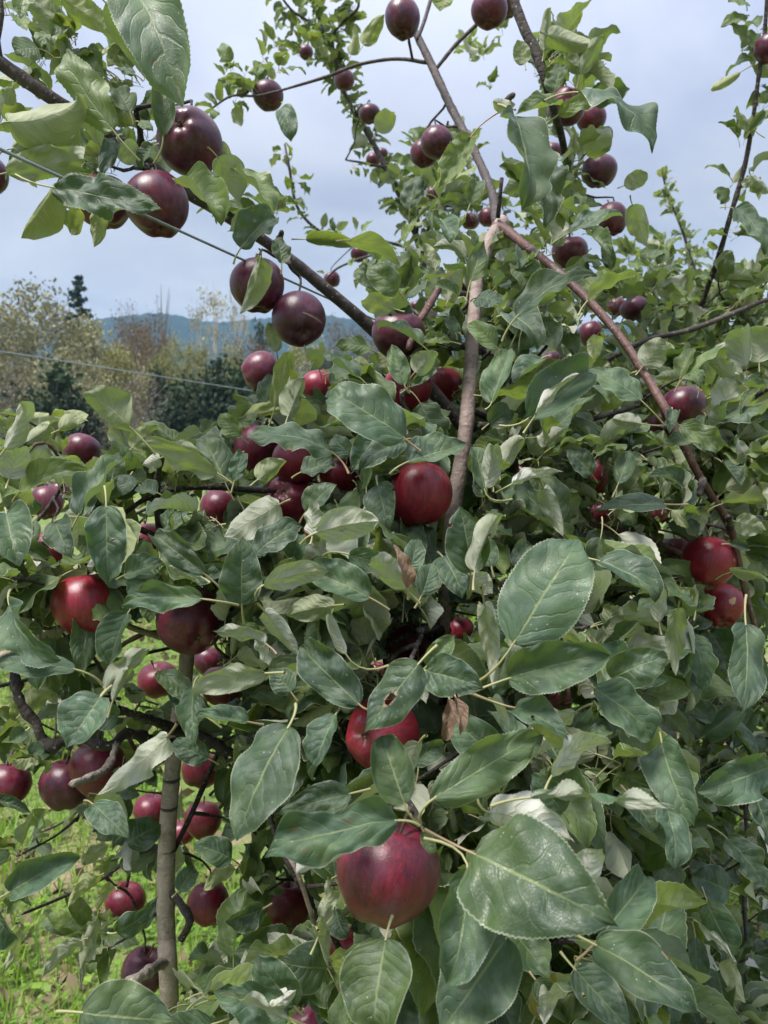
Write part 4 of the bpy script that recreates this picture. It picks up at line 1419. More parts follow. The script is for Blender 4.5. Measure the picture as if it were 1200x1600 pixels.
hero(TB, '''
205 668 128 616 76 .70 u H.3 P.1 F6 B.5 h.6 K243,710
338 742 222 691 44 .78 u H.55 B.8 F6 K355,752
336 737 266 712 30 .80 H.1 P.5
30 770 139 738 46 .72 H.65 B.7
122 806 206 722 50 .68 H.05 R-24 F20 n.6
206 700 246 664 30 1.0 u H.7
28 656 76 648 26 1.15 u H.8
8 702 24 628 36 .68 u P.5 H.2 F20
14 748 30 700 44 .70 u P.55
133 656 99 642 26 1.1 u H.8
92 672 121 668 30 1.1 u H.85
42 690 76 664 34 1.1 u H.4
246 770 209 766 34 .86 H0 W.05 C.6
204 742 190 776 28 .9 H.02
250 716 222 727 26 .80 u P.5 C.7
296 750 326 750 22 .95 u H.9
10 802 30 886 74 .66 H.05 B.6 n.7
86 815 113 873 46 .70 H.02 W.05
166 790 169 917 58 .66 H.05 B.5 T.6 W.05
196 898 259 884 44 .74 H.08 n.8
317 936 192 951 42 .60 H.08 n.9 B.6 F14 K372,946
320 897 243 834 54 .66 H.08 B.4
315 902 262 884 24 .72 u H.5
305 906 361 890 30 .80 H.05
14 944 96 1031 62 .62 H.08 R12 B.5
118 1046 -8 1038 46 .60 H0 B.7 T.5 K160,1070
200 958 173 1044 56 .76 H0
164 1078 234 1014 36 .66 u H.15 F24
158 1088 104 1168 78 .58 H.02 n.7 B.5
176 1096 200 1045 30 .66 u H.1 C.9 D.9
185 1120 144 1113 36 .70 H.02 W.04
262 1150 150 1243 46 .58 u H.1 P.3 R22 F24
322 1120 262 1082 40 .84 H.1 n.8
250 1048 300 1100 36 .88 H.15
326 1186 270 1160 34 .86 H.05
302 1074 306 1166 42 .70 H.05 C.6 W.045
388 1128 304 1118 36 .62 H0 n1.0
40 1142 14 1158 26 .8 H.05
44 1168 70 1172 22 .8 H.05
36 1112 82 1080 36 .95 u H1
25 1128 48 1098 32 .98 H.95
15 1394 126 1340 62 .62 H.02 n.8 B.3 K-10,1402
145 1256 200 1310 44 .72 H0 R-15
152 1242 196 1290 30 .75 u P.2
198 1318 252 1288 54 .98 H0
-6 1250 49 1270 28 .66 H0 n1
132 1352 166 1318 24 1.0 u H.3
155 1368 106 1419 28 .9 u H.9 B.6
180 1386 150 1427 24 .92 u H.7
183 1457 247 1400 36 .78 H.02 R20 F24
126 1582 274 1596 98 .52 H.2 n.5 B.4 C-.3 D-.2 A.2 F8 T.1 Q.02
332 1600 268 1594 42 .7 H.05
362 1342 302 1318 42 .86 H.05 n.9 P.4
365 1352 318 1390 24 .85 u H.8 R20
278 1392 301 1358 28 .95 H.02
-14 1418 26 1466 46 .7 H0
33 1445 -2 1532 22 .75 u H.6
126 1470 66 1528 28 1.0 u H.2
150 1438 126 1552 24 1.0 u P.2 C.7
''')
hero(TA, '''
437 788 350 838 58 .74 u H.15 P.4 B.7
562 590 481 567 40 .84 H.12 n.7
632 685 512 624 76 .70 H.06 n.6 B.6 C-.3 D-.3 A.1 Q.02 T.1 K657,705
630 688 560 736 36 .76 H0 P.6 n.8
602 690 548 736 54 .80 H0
636 722 729 692 66 .70 H.1 F20 n.5 R-10
518 706 384 684 54 .70 H.05 R25 F16 B.9 n.6 K545,740
622 455 573 417 42 .95 H.5 F18
614 482 564 470 32 1.0 u H.75
660 540 590 518 36 .95 H.05
632 602 612 538 34 .86 H.2 F16 K640,614
648 582 683 550 38 .88 u P.35 W.05 K640,614
704 534 650 535 24 1.05 H.7
715 460 678 449 22 1.0 H.3 K712,458
700 432 655 446 26 1.05 H.35
744 465 786 474 40 1.0 H.02 n.8
775 542 731 507 34 .98 H.55 F18
712 520 694 496 22 1.05 H0
768 630 800 543 54 .85 H.15 B.4 P.1 K758,640
640 604 680 576 18 .9 H.2
757 766 735 698 40 .78 H.12 F20 K800,780
760 762 772 696 34 .78 u P.35 K800,780
764 662 796 640 36 .9 H0 P.4
590 758 608 828 54 .72 H0 B.5
470 738 522 730 42 .80 H.05
478 800 526 758 40 .74 H.15 n.7
402 750 446 720 34 .82 u H.6
378 652 441 641 24 .95 u H1 P0
376 682 344 646 30 .9 H.5 W.05
370 668 396 640 30 .95 H.5
366 752 379 708 26 .84 H0 P.5
450 650 476 590 46 .84 u H.35 P.1
430 636 448 550 32 .92 u H.85 T.9 P0
414 632 426 588 28 1.0 H.1
432 550 420 504 24 1.1 u P.5
580 546 524 540 28 .95 H.4
560 628 540 660 24 .9 u P.4 W.06
548 712 520 686 26 .84 H0
700 470 722 420 34 1.0 u H.35 P.2
735 440 757 375 36 1.0 H.55 F12 R-20
680 420 660 380 26 1.05 u H.4
560 420 585 455 30 1.05 H.4
808 494 933 431 58 .74 H.1 n.8 R-12 B.7 F16
918 470 1004 427 38 .85 u H.6 R20 F20
793 492 838 546 44 .80 H.02 P.5 n.9
1002 626 916 578 46 .84 H.1 R12 B.6 F16 K1036,662
826 654 917 584 78 .76 H.02 n.6 B.4 K780,665
836 650 906 584 18 .72 u P.95 R10 C.8
846 560 800 602 48 .90 H0
1002 662 956 655 28 .95 u H.1 K1036,665
1062 664 1120 706 30 .90 H.5 R20 K1040,665
1050 640 1046 678 24 .92 H.05 C.9
934 524 926 562 24 .95 u H1.1 P.6 C.6
966 756 985 702 42 1.0 H.05
925 742 884 700 36 1.0 H.05
1066 756 1012 745 36 .98 H.05 n.6
1040 788 928 797 42 .80 H.05 n.7 B.5 K1075,788
800 756 881 737 22 .76 u P.95 C.5 R12 K775,770
850 764 880 838 36 .84 u H.3 P.3
1092 690 1034 700 36 .98 H.15
1115 690 1162 670 24 1.05 u P.5
1005 572 1040 530 42 1.05 u P.4 H.2
1165 572 1160 514 42 1.1 u P.45
1186 566 1192 510 42 1.1 u H.35
1160 600 1104 556 30 1.08 u H.3
1128 722 1160 760 40 1.05 H0
1100 800 1086 838 28 1.0 u H.2 P.6 C.6
1150 815 1198 828 34 .98 u H.4
1140 850 1170 858 24 1.0 H0 P.6 W.07
398 868 472 822 52 .66 H0 n1 P.5
495 832 592 815 48 .62 u H.2 P.55 K470,850
488 836 482 785 34 .66 u H.2 P.5
458 872 470 836 30 .8 H0
412 914 514 892 42 .62 u H.3 P.35 B.7 K400,938
545 866 613 884 38 .70 H.02 K505,868
578 934 487 894 64 .66 H0 n.6
636 922 582 870 46 .62 u H.2 P.45 C.6
637 918 614 850 30 .60 w C.9 D.9
640 892 651 842 30 .70 H.05
658 932 673 880 34 .66 H.1 n.7
692 870 722 936 50 .72 H.1
735 894 718 790 72 .64 H.08 B.4
742 892 790 808 34 .62 u H.3 P.35 B.8
768 886 760 840 32 .72 H.1
414 956 467 1026 46 .60 u H.3 P.4 B.5
402 996 420 1040 22 .68 u P.6
415 1052 293 1086 42 .58 u H.3 P.25 R12 B.6
415 1006 332 986 34 .62 u H.15 P.45
378 946 380 838 58 .66 H.05 B.4
562 1102 474 1012 62 .58 H0 C.5 n.6 K600,1105
525 1116 492 1200 52 .58 H0 C.5
540 1022 514 958 26 .64 u P.45 C.6 K607,1040
522 946 448 962 36 .72 u H.2
655 1036 568 1146 78 .56 H.1 O n.4 B.2 F5 Q.02 A.4
655 1046 666 1100 38 .60 u P.45 K650,1035
665 1048 755 1076 58 .57 H.05 P.3 n.7
668 1040 710 992 40 .60 H.4
757 944 770 1076 42 .62 u P.4 C.9 D.9 F20
768 1092 794 1144 20 .60 u P1 C.4
757 952 786 1002 30 .70 H.05 P.2
735 900 770 928 36 .70 u P.7 W.07
677 1248 846 1148 80 .50 H.28 n.6 B.5 F12 K657,1288
640 1192 694 1164 32 .62 H.05 P.4 W.07 C.6
632 1256 597 1150 94 .54 H.18 F18 n.6 B.4 K657,1286
455 1082 428 1046 38 .75 H0
803 1005 906 843 128 .56 H.06 n.5 B.3 F5 R4 C-.3 D-.4 A.05 T.1 W.03 Q.014 h.4 S.46 K745,1066
795 1060 954 1024 74 .56 H.1 n.7 B.4 h.6 K738,1082
955 1060 1044 1030 56 .64 H.08 n.7 K925,1085
928 1074 1018 1157 72 .60 H.14 n.5 B.4 F14 h.8 K905,1085
976 1060 1049 1062 30 .68 H0
935 876 1023 942 68 .68 H.04 n.7 B.6
1165 974 1160 1116 66 .62 H.02 P.5 n.6 B.3 F16 K1166,930
1030 972 1036 914 24 .8 u P.6
1060 950 1056 1056 30 .76 u P.2 C.8
950 992 954 946 34 .82 u H.3
805 886 832 852 38 .85 H0
805 1106 888 1156 52 .57 H0 n.9 B.9 K735,1083
838 1124 892 1196 34 .56 u H.7 P.1
900 1112 822 1188 56 .60 u P.9 B.3
800 1200 850 1148 36 .54 H.3
862 1212 955 1160 54 .53 u P1 n.2 B.8
1208 1196 1090 1238 68 .60 H0 n.7 B.5
1034 1160 1086 1292 64 .62 H0 P.4 R20 F16
622 1282 414 1340 74 .50 H0 n.8 B.5 h.5 K655,1290
538 1322 462 1366 46 .54 u P1 n.2
548 1240 432 1273 48 .56 H0 n.7
452 1134 370 1314 116 .52 H.06 n.5 B.4 F7 C-.2 D-.3 A.2 Q.016 T.1 K462,1100
603 1466 590 1606 112 .50 H.45 n.4 F5 B.3 S.45 P.2
732 1364 697 1536 100 .50 H.06 n.5 F10 B.4 K662,1310
740 1334 966 1448 158 .48 H.16 n.5 F14 B.7 C-.5 D-.3 A.75 S.40 h.5 Q.032 T-.3 W.05 K662,1296
792 1464 688 1612 112 .49 H.03 n.6 F8 B.3
500 1456 511 1370 26 .62 u H.6
494 1448 512 1512 28 .60 u H.4
510 1512 438 1500 64 .66 H.04
460 1572 400 1492 58 .60 H0
404 1590 464 1546 40 .56 u P.85
702 1270 716 1352 40 .72 u H.5
765 1270 898 1316 70 .52 u P1 n.15 B.7 F16 K745,1232
662 1300 680 1336 18 .55 H.4
550 1412 580 1442 30 .66 u P.6
525 1420 546 1462 32 .7 H0
655 1160 628 1236 34 .56 u P.6
885 1398 942 1326 58 .52 u P1 n.1 B.5
936 1466 1011 1371 58 .56 H0 n.7
930 1476 1088 1582 84 .51 H.02 n.7 B.7 h.6 F14
898 1514 986 1612 62 .56 H0 R-24 F18
900 1545 850 1602 44 .56 u P.65
836 1588 866 1520 34 .66 H1.6
836 1530 868 1560 44 .60 H.2
828 1246 1056 1262 32 .50 u P.3 R24 F22 B.5
980 1238 1022 1302 50 .60 H.02
1040 1262 1054 1362 44 .58 H.02 R16 F20
450 1590 332 1548 62 .56 H.02 n.8 F18
452 1594 345 1556 30 .55 u P.5
410 1420 353 1440 38 .72 H.02
346 1510 334 1468 34 .9 u P.5
702 1092 692 1156 24 .66 w C.9 D.8
712 1090 718 1150 28 .66 w C.7
820 1172 760 1110 52 .64 H0
770 1180 700 1120 54 .70 H0
880 1270 830 1210 50 .60 H0
''')
hero(TD, '''
1140 1392 1080 1366 50 1.0 H0
1134 1308 1199 1388 46 .95 H0
1105 1408 1152 1492 50 .9 H0 P.2
1094 1444 1150 1502 16 .85 u P1
1086 1464 1084 1542 34 .95 H0
1120 1518 1132 1594 50 1.0 H0
1140 1498 1166 1568 36 .95 u H.4
1062 1336 1106 1314 26 1.0 u H.4
1180 1240 1205 1330 40 .85 H0
1170 1010 1200 1080 40 1.0 H0
1110 990 1140 1040 50 1.2 H0
1075 1100 1112 1130 40 1.1 H0
1100 1150 1150 1110 44 1.1 H.02
''')

# ------------------------------------------------------------------ apples
NA = 14
APPLE_AT = []
APPLE_PX = []


def apple_mesh(seed, tall, taper):
    g = np.random.default_rng(seed)
    nu, nvv = 36, 26
    th = np.linspace(0, math.pi, nvv + 1)
    ph = np.linspace(0, 2 * math.pi, nu, endpoint=False)
    T, Pp = np.meshgrid(th, ph, indexing='ij')
    rho = np.sin(T) ** 0.92
    z = np.cos(T)
    rho = rho * (1 + taper * z) * (1 - 0.03 * z * z)
    zz = z * tall
    zz = zz - 0.36 * np.exp(-(rho / 0.30) ** 2) * (z > 0)
    bot = np.exp(-(rho / 0.26) ** 2) * (z < 0)
    zz = zz + 0.20 * bot
    lob = np.exp(-((z + 0.80) / 0.40) ** 2)
    zz = zz + 0.035 * lob * np.cos(5 * Pp + g.uniform(0, 6)) * np.minimum(1, rho * 2)
    wob = 0
    for k_ in range(1, 4):
        wob = wob + g.uniform(0.008, 0.035) / k_ * np.cos(k_ * Pp + g.uniform(0, 6) + g.uniform(-1, 1) * z)
    rho = rho * (1 + wob)
    zz = zz * (1 + 0.03 * np.cos(Pp + g.uniform(0, 6)))
    V = np.stack([rho * np.cos(Pp), rho * np.sin(Pp), zz + 0 * Pp], -1).reshape(-1, 3)
    i = np.arange(nvv)[:, None] * nu
    j = np.arange(nu)[None, :]
    j2 = (j + 1) % nu
    Q = np.stack([i + j, i + nu + j, i + nu + j2, i + j2], -1).reshape(-1, 4)
    me = mesh_np('apple', V, Q, M_APPLE)
    return me, zz[0].mean(), zz[-1].mean()


TALL = [random.uniform(0.86, 1.0) for _ in range(NA)]
APPLES_M = [apple_mesh(i, TALL[i], random.uniform(0.02, 0.10)) for i in range(NA)]


def stem_mesh(seed):
    g = np.random.default_rng(seed)
    C, r = spline([(0, 0, -0.05), (0.03, 0.01, 0.22), (g.uniform(-.2, .2), g.uniform(-.1, .1), 0.62)], [0.035, 0.030, 0.048], 0.06)
    V, Q, uv = tube_np(C, r, 8, 0.08)
    return mesh_np('stem', V, Q, M_STEM, uv)


def calyx_mesh(seed):
    g = np.random.default_rng(seed)
    V, Q = [], []
    for k_ in range(5):
        a = k_ * 2 * math.pi / 5 + g.uniform(-.2, .2)
        d = np.array([math.cos(a), math.sin(a), 0]); s = np.array([-d[1], d[0], 0])
        ln = g.uniform(0.09, 0.15)
        b = len(V)
        for t, w, zz in ((0.03, .035, .02), (0.07, .035, -.05), (ln, .004, -.05 + g.uniform(-.03, .05))):
            V += [d * t - s * w + (0, 0, zz), d * t + s * w + (0, 0, zz)]
        Q += [(b, b + 1, b + 3, b + 2), (b + 2, b + 3, b + 5, b + 4)]
    b = len(V)
    for k_ in range(8):
        a = k_ * math.pi / 4
        V.append(np.array([math.cos(a) * .045, math.sin(a) * .045, 0.015]))
    Q += [(b, b + 1, b + 2, b + 3), (b, b + 3, b + 4, b + 7), (b + 4, b + 5, b + 6, b + 7)]
    return mesh_np('calyx', np.array(V), np.array(Q), M_CALYX, smooth=False)


STEMS = [stem_mesh(i) for i in range(5)]
CALYX = [calyx_mesh(i) for i in range(5)]


def apple(x, y, w, skin_red, label, cal=None, D=None, h=None, mark=None):
    """One apple: picture position, apparent width, redness 0..1, calyx direction as (right, up, towards the viewer)."""
    if D is None:
        D = 0.072 if w > 45 else 0.064
    d = FPX * D / w
    p = at(x, y, d)
    APPLE_AT.append((p, D))
    APPLE_PX.append((x, y, w / 2, (h or w) / 2, d - D * 0.3))
    if cal is None:
        cal = (random.uniform(-.35, .35), -1, random.uniform(-.25, .45))
    c = (RGT * cal[0] + UPV * cal[1] - FWD * cal[2]).normalized()
    q = (-c).to_track_quat('Z', 'Y')
    q = q @ Matrix.Rotation(random.uniform(0, 6.28), 3, 'Z').to_quaternion()
    i = random.randrange(NA)
    me, zt, zb = APPLES_M[i]
    s = D / 2 * 1.04
    hs = 1.0
    if h:
        hs = h / w / TALL[i] * 0.97
    o = bpy.data.objects.new('apple', me)
    COL.objects.link(o)
    o.location = p
    o.rotation_mode = 'QUATERNION'
    o.rotation_quaternion = q
    o.scale = (s, s, s * hs)
    o['skin_redness'] = [float(skin_red), random.random(), 0.0]  # skin colour; set redder on some shaded apples to paint in missing brightness
    tag(o, label, 'apple', 'dark red apples on the trees')
    if w >= 38:
        st = bpy.data.objects.new('stem', STEMS[i % 5]); COL.objects.link(st); st.parent = o
        st.location = (0, 0, zt)
        ca = bpy.data.objects.new('calyx', CALYX[i % 5]); COL.objects.link(ca); ca.parent = o
        ca.location = (0, 0, zb - 0.01)
    if mark:
        kind, ux, uy, size = mark
        # a patch hugging the skin, facing the viewer at the given offset of the apple's face
        Mi = (q.to_matrix().to_4x4())
        v = (RGT * ux + UPV * uy - FWD * math.sqrt(max(0.05, 1 - ux * ux - uy * uy))).normalized()
        vl_ = q.inverted() @ v
        n_ = 24 if kind != 'crack' else 30
        me_v = np.array([vv.co[:] for vv in me.vertices])
        bt = BVHTree.FromPolygons([vv.co for vv in me.vertices], [pp.vertices for pp in me.polygons])
        t1 = vl_.orthogonal().normalized(); t2 = vl_.cross(t1)
        ring = []
        rows = 4
        for rI in range(rows + 1):
            for k_ in range(n_):
                a = k_ / n_ * 2 * math.pi
                rr = size * rI / rows * (1 + 0.16 * math.sin(3 * a + 1) + 0.08 * math.sin(7 * a))
                ex, ey = (1.0, 0.72) if kind != 'crack' else (0.16, 2.2)
                dv = (vl_ + t1 * rr * math.cos(a) * ex + t2 * rr * math.sin(a) * ey).normalized()
                loc, nn, _, _ = bt.ray_cast(dv * 3, -dv)
                lift = 0.006 if kind != 'bite' else 0.004
                ring.append(np.array(loc + (nn * lift if rI < rows else nn * -0.004)) if loc else np.array(dv))
        QQ = [(r_ * n_ + k_, r_ * n_ + (k_ + 1) % n_, (r_ + 1) * n_ + (k_ + 1) % n_, (r_ + 1) * n_ + k_) for r_ in range(rows) for k_ in range(n_)]
        nm = {'scar': 'scar', 'crack': 'crack', 'bite': 'wound'}[kind]
        mo = bpy.data.objects.new(nm, mesh_np(nm, np.array(ring), np.array(QQ)[:, ::-1], M_FLESH if kind == 'bite' else M_SCAR))
        COL.objects.link(mo); mo.parent = o
    return o


random.seed(77)
A = apple
A(295, 221, 96, .06, 'large dark purple apple at the upper left, its calyx facing out beneath a curved leaf', (-.05, .15, 1), .075, 106)
A(246, 320, 94, .18, 'dark red apple crossed by the taut wire at the upper left', (.25, -1, .2), .073, 100)
A(160, 316, 86, .25, 'apple half hidden behind a dark leaf, left of the wire-crossed apple', (.1, -1, 0), .070)
A(-20, 275, 62, .1, 'apple cut by the left edge beside the start of the taut wire', None, .062)
A(402, 447, 82, .10, 'dark apple with russet scars, under the end of the left branch', (.1, -1, .1), .072, 84, ('scar', .45, -.05, .16))
A(466, 499, 82, .02, 'nearly black apple with a corky crack down its right side, hanging below the branch', (.30, -.72, .62), .072, 84, ('crack', .72, -.1, .30))
A(629, 29, 53, .10, 'oval dark apple at the very top, at the tip of the upright branch', (.05, -1, .15), .068, 62)
A(418, 150, 46, .06, 'dark apple at the end of the thin side twig at the upper left centre', (0, -1, .3))
A(538, 125, 31, .10, 'small apple on the thin leader behind, above the twig crossing', None, .07)
A(478, 82, 22, .10, 'tiny apple among the leaves at the top of the thin leader', None)
A(577, 178, 32, .04, 'small dark apple tucked against the thin leader below the twig', None, .07)
A(597, 240, 19, .06, 'tiny dark apple right of the thin leader', None)
A(583, 250, 22, .12, 'tiny apple just below and left of another on the thin leader', None)
A(683, 222, 49, .05, 'dark apple in front of its partner, left of the upright branch', (.2, -.8, .55), .062)
A(662, 240, 42, .22, 'redder apple partly hidden behind its darker partner by the upright branch', (-.2, -1, .3), .058)
A(676, 303, 22, .05, 'tiny dark apple under the leaves left of the upright branch', None)
A(764, 16, 54, .22, 'dark apple at the top edge behind the slanting twig', (0, -1, .2))
A(788, 4, 46, .12, 'apple at the top edge partly behind another, by the dark stem', None)
A(886, 166, 56, .15, 'purple apple behind the long leaf at the upper right', (.1, .25, 1), .07)
A(924, 186, 44, .25, 'apple peeking out under the long leaf at the upper right', None)
A(862, 238, 32, .1, 'dark apple behind the large hanging leaf at the upper right', None)
A(936, 268, 53, .03, 'round blackish apple alone against leaves at the upper right', (.1, -1, -.1))
A(957, 342, 44, .18, 'apple behind a curled leaf, below the round blackish apple', None, .056, 52)
A(562, 397, 27, .15, 'small apple hanging in the sky gap above the middle branch', None)
A(519, 437, 25, .12, 'small apple behind the middle branch, just above it', None)
A(622, 522, 80, .10, 'broad dusky purple apple behind the thin reddish branch left of the trunk', (.05, -1, -.3), .075)
A(650, 478, 19, .12, 'tiny apple above the dusky purple one', None)
A(697, 476, 14, .2, 'tiny apple glimpsed between the reddish branch and the trunk', None)
A(407, 580, 60, .24, 'apple with a pale left shoulder below the cracked black apple', (-.95, -.3, .2), .072, 60)
A(497, 607, 56, .8, 'red apple in shade behind the curled olive leaf', None)
A(637, 607, 72, 1.1, 'red apple behind the whorl of stalks left of the trunk', (.1, -1, .1))
A(691, 602, 58, 1.05, 'red apple directly left of the trunk at the height of the stalk whorl', (0, -1, 0))
A(402, 702, 70, .45, 'purplish apple under the long dark curved leaf in the left centre', (-.3, -1, 0), .072, 78)
A(466, 720, 80, .95, 'red apple with its top covered by the long dark curved leaf', (.1, -1, 0))
A(451, 780, 80, .62, 'dusky apple showing its star-shaped calyx above the pale folded leaf', (-.15, .35, 1), .073)
A(343, 796, 62, .4, 'purple apple behind the pale veined leaf, below the dark twig', None)
A(534, 746, 66, .95, 'red apple in deep shade between dark leaves left of the brightest apple', None)
A(655, 771, 98, 1.25, 'bright red apple in front of the trunk, in the middle of the view', (.05, -1, .1), .076, 104)
A(127, 705, 57, .20, 'purple apple with a round peck hole, in the left behind the pale leaf', (-.3, -.85, .35), .068, 56, ('bite', -.42, .45, .14))
A(74, 785, 48, .28, 'apple behind the grey-green folded leaf at the left', None, None, 54)
A(94, 768, 30, .2, 'small apple just behind another at the left', None)
A(227, 848, 66, .95, 'red apple behind leaves above the long flat leaf at the left', (.1, -1, .1))
A(82, 858, 62, .62, 'red apple mostly hidden above the big round red one at the left', None)
A(138, 945, 104, .92, 'large flat-sided red apple with white scuffs at the left', (.1, -1, .15), .077, 104)
A(298, 972, 102, .26, 'large dark crimson apple in front of the top of the slim trunk', (.45, -.45, .75), .076, 100)
A(246, 1063, 60, .55, 'red apple with a dry pale leaf curl on it, left of the slim trunk', None)
A(349, 1070, 68, .58, 'red apple right of the slim trunk behind the dark spur', None)
A(326, 1032, 46, .2, 'purplish apple above the red one right of the slim trunk', None)
A(104, 1226, 76, .14, 'dusky purple apple lower left of a pair crossed by a pruned spur', (0, -1, .1), .072, 78)
A(154, 1200, 82, .42, 'apple of the pair with the pruned spur across it, red underside', (.15, -1, .1), .073, 84)
A(13, 1226, 66, .36, 'dark apple at the left edge level with the purple pair', (0, -1, .2), .063)
A(236, 1266, 54, .44, 'apple left of and behind the slim trunk, with a thin twig over it', None)
A(318, 1281, 56, .55, 'crimson apple just right of the slim trunk', (0, -1, .1))
A(284, 1301, 40, .5, 'apple squeezed between the slim trunk and the crimson one', None)
A(314, 1203, 60, .5, 'apple under the dark spurs right of the slim trunk', None)
A(195, 1408, 60, .55, 'apple behind a folded leaf in front of the grass, left of the slim trunk', (-.2, -1, .1))
A(326, 1411, 63, .58, 'crimson apple hanging over the grass right of the slim trunk', (.05, -1, .1), .068, 65)
A(450, 1417, 69, .64, 'crimson apple left of the dried split twig near the bottom', (0, -1, .1), .070, 74)
A(224, 1520, 66, .12, 'dusky purple apple behind the slim trunk near the bottom edge', (-.3, -1, 0), .070, 74)
A(532, 1472, 52, .6, 'red apple half hidden behind grey-blue leaflets near the bottom', None)
A(607, 1362, 156, .37, 'largest apple, deep red with a purple shine, at the bottom centre', (-.30, -1, .12), .078, 158)
A(596, 1145, 110, 1.35, 'pinkish red apple behind the torn leaf in the centre', (-.55, .15, .85), .072, 116)
A(641, 1008, 74, .55, 'shaded red apple behind the grey spur beside the trunk', None)
A(719, 985, 44, .75, 'red apple glimpsed right of the trunk behind the hanging rolled leaf', None)
A(590, 1046, 27, .7, 'small red apple in the dark gap above the torn leaf', None)
A(472, 1166, 40, .6, 'red apple in the gap right of the biggest left leaf', None)
A(1108, 878, 78, 1.35, 'bright rosy apple at the right with a small corky spot', (-.25, -1, .2), .072, 79, ('scar', .60, .12, .085))
A(1126, 946, 68, 1.1, 'pecked red apple directly beneath the rosy apple at the right', (-.1, -.75, .6), .069, 66, ('bite', .12, .30, .22))
A(1069, 637, 68, .14, 'dusky purple apple behind the node of the reddish branch', (.05, -1, .1), .072, 66)
A(1034, 664, 46, .25, 'apple below left of the dusky purple one at the reddish branch', None)
A(991, 483, 42, .10, 'flattish purple apple above the grey side branch at the right', None, None, 36)
A(963, 480, 30, .10, 'small purple apple left of the flattish one at the right', None)
A(923, 522, 36, .22, 'apple left of the reddish branch beside a dried yellow leaf', None, None, 42)
A(863, 568, 38, .22, 'apple in shade behind the leaves between trunk and reddish branch', None)
A(884, 571, 26, .12, 'small purple apple beside another between trunk and reddish branch', None)
A(891, 394, 54, .22, 'dark apple behind the reddish branch near its top', None)
A(735, 346, 27, .12, 'small purple apple left of the trunk top', None)
A(762, 340, 28, .2, 'small purple apple right behind the trunk top', None)
A(933, 745, 42, .55, 'red apple in the right centre between dark leaves', None, None, 56)
A(941, 801, 42, .5, 'red apple above the big dark serrated leaf at the right', None)
A(818, 741, 34, .62, 'red apple above the rolled white leaf edge', None)
A(1057, 866, 52, .28, 'purplish apple behind a thin branch left of the rosy apple', None)
A(774, 665, 36, .25, 'purplish apple right behind the trunk knot', None)
A(1167, 1252, 36, .2, 'dark apple low at the right behind the drooping leaf', None)
A(1112, 1398, 24, .6, 'small red apple at the lower right among grey leaves', None)
A(890, 1512, 28, .75, 'small patch of red apple under the broadest leaf', None)
A(1030, 802, 30, .5, 'small red apple above the thin branches at the right', None)
A(876, 1092, 38, .5, 'red apple behind the long horizontal leaves right of centre', None)
A(480, 1598, 50, .25, 'purple apple cut by the bottom edge left of the yellowish leaf', None)
A(394, 1600, 34, .4, 'red apple cut by the bottom edge beside the wire', None)
A(1203, 76, 44, .08, 'dark apple at the right edge on the dark shoot', None, .054)
A(490, 832, 34, .5, 'red apple glimpsed under the pale folded leaf left of centre', None)
A(800, 920, 40, .5, 'red apple in shade left of the big serrated leaf', None)


# ------------------------------------------------------------------ leaf whorls filling the crowns
# fruit twigs: every apple hangs from the nearest limb
LP = np.concatenate([c for _, c in LIMBS])
LO = np.concatenate([[i] * len(c) for i, (_, c) in enumerate(LIMBS)])
for p, D in APPLE_AT:
    top = p + Vector((0, 0, 0.42 * D))
    dv = LP - np.array(top)
    score = np.linalg.norm(dv, axis=1) - 0.15 * np.clip(dv[:, 2], -0.1, 0.15) - 0.1 * np.clip(dv[:, 1], -0.1, 0.3)
    j = int(score.argmin())
    e = Vector(LP[j])
    ln = (e - top).length
    if ln < 0.02 or ln > 0.27:
        continue
    up = top + Vector((random.uniform(-.006, .006), 0.012, 0.022))
    m1 = up * 0.62 + e * 0.38 + Vector((0, 0.02 + 0.05 * ln, 0.06 * ln)) + rnd_dir() * 0.05 * ln
    m2 = up * 0.25 + e * 0.75 + Vector((0, 0.01, 0.04 * ln)) + rnd_dir() * 0.05 * ln
    wood = [(-50, 400), (330, 400), (395, 500), (430, 555), (380, 620), (200, 600), (110, 640), (-50, 640)]
    if any(inside(wood, *to_px(q)[:2]) for q in (m1, m2, (m1 + m2) / 2, (m2 + e) / 2, (up + m1) / 2)):
        continue
    TWIGS.setdefault(LIMBS[LO[j]][0], []).append((top, up, m1, m2, e))
random.seed(2024)
PROT['apples'] = np.array(APPLE_PX)
lm = []
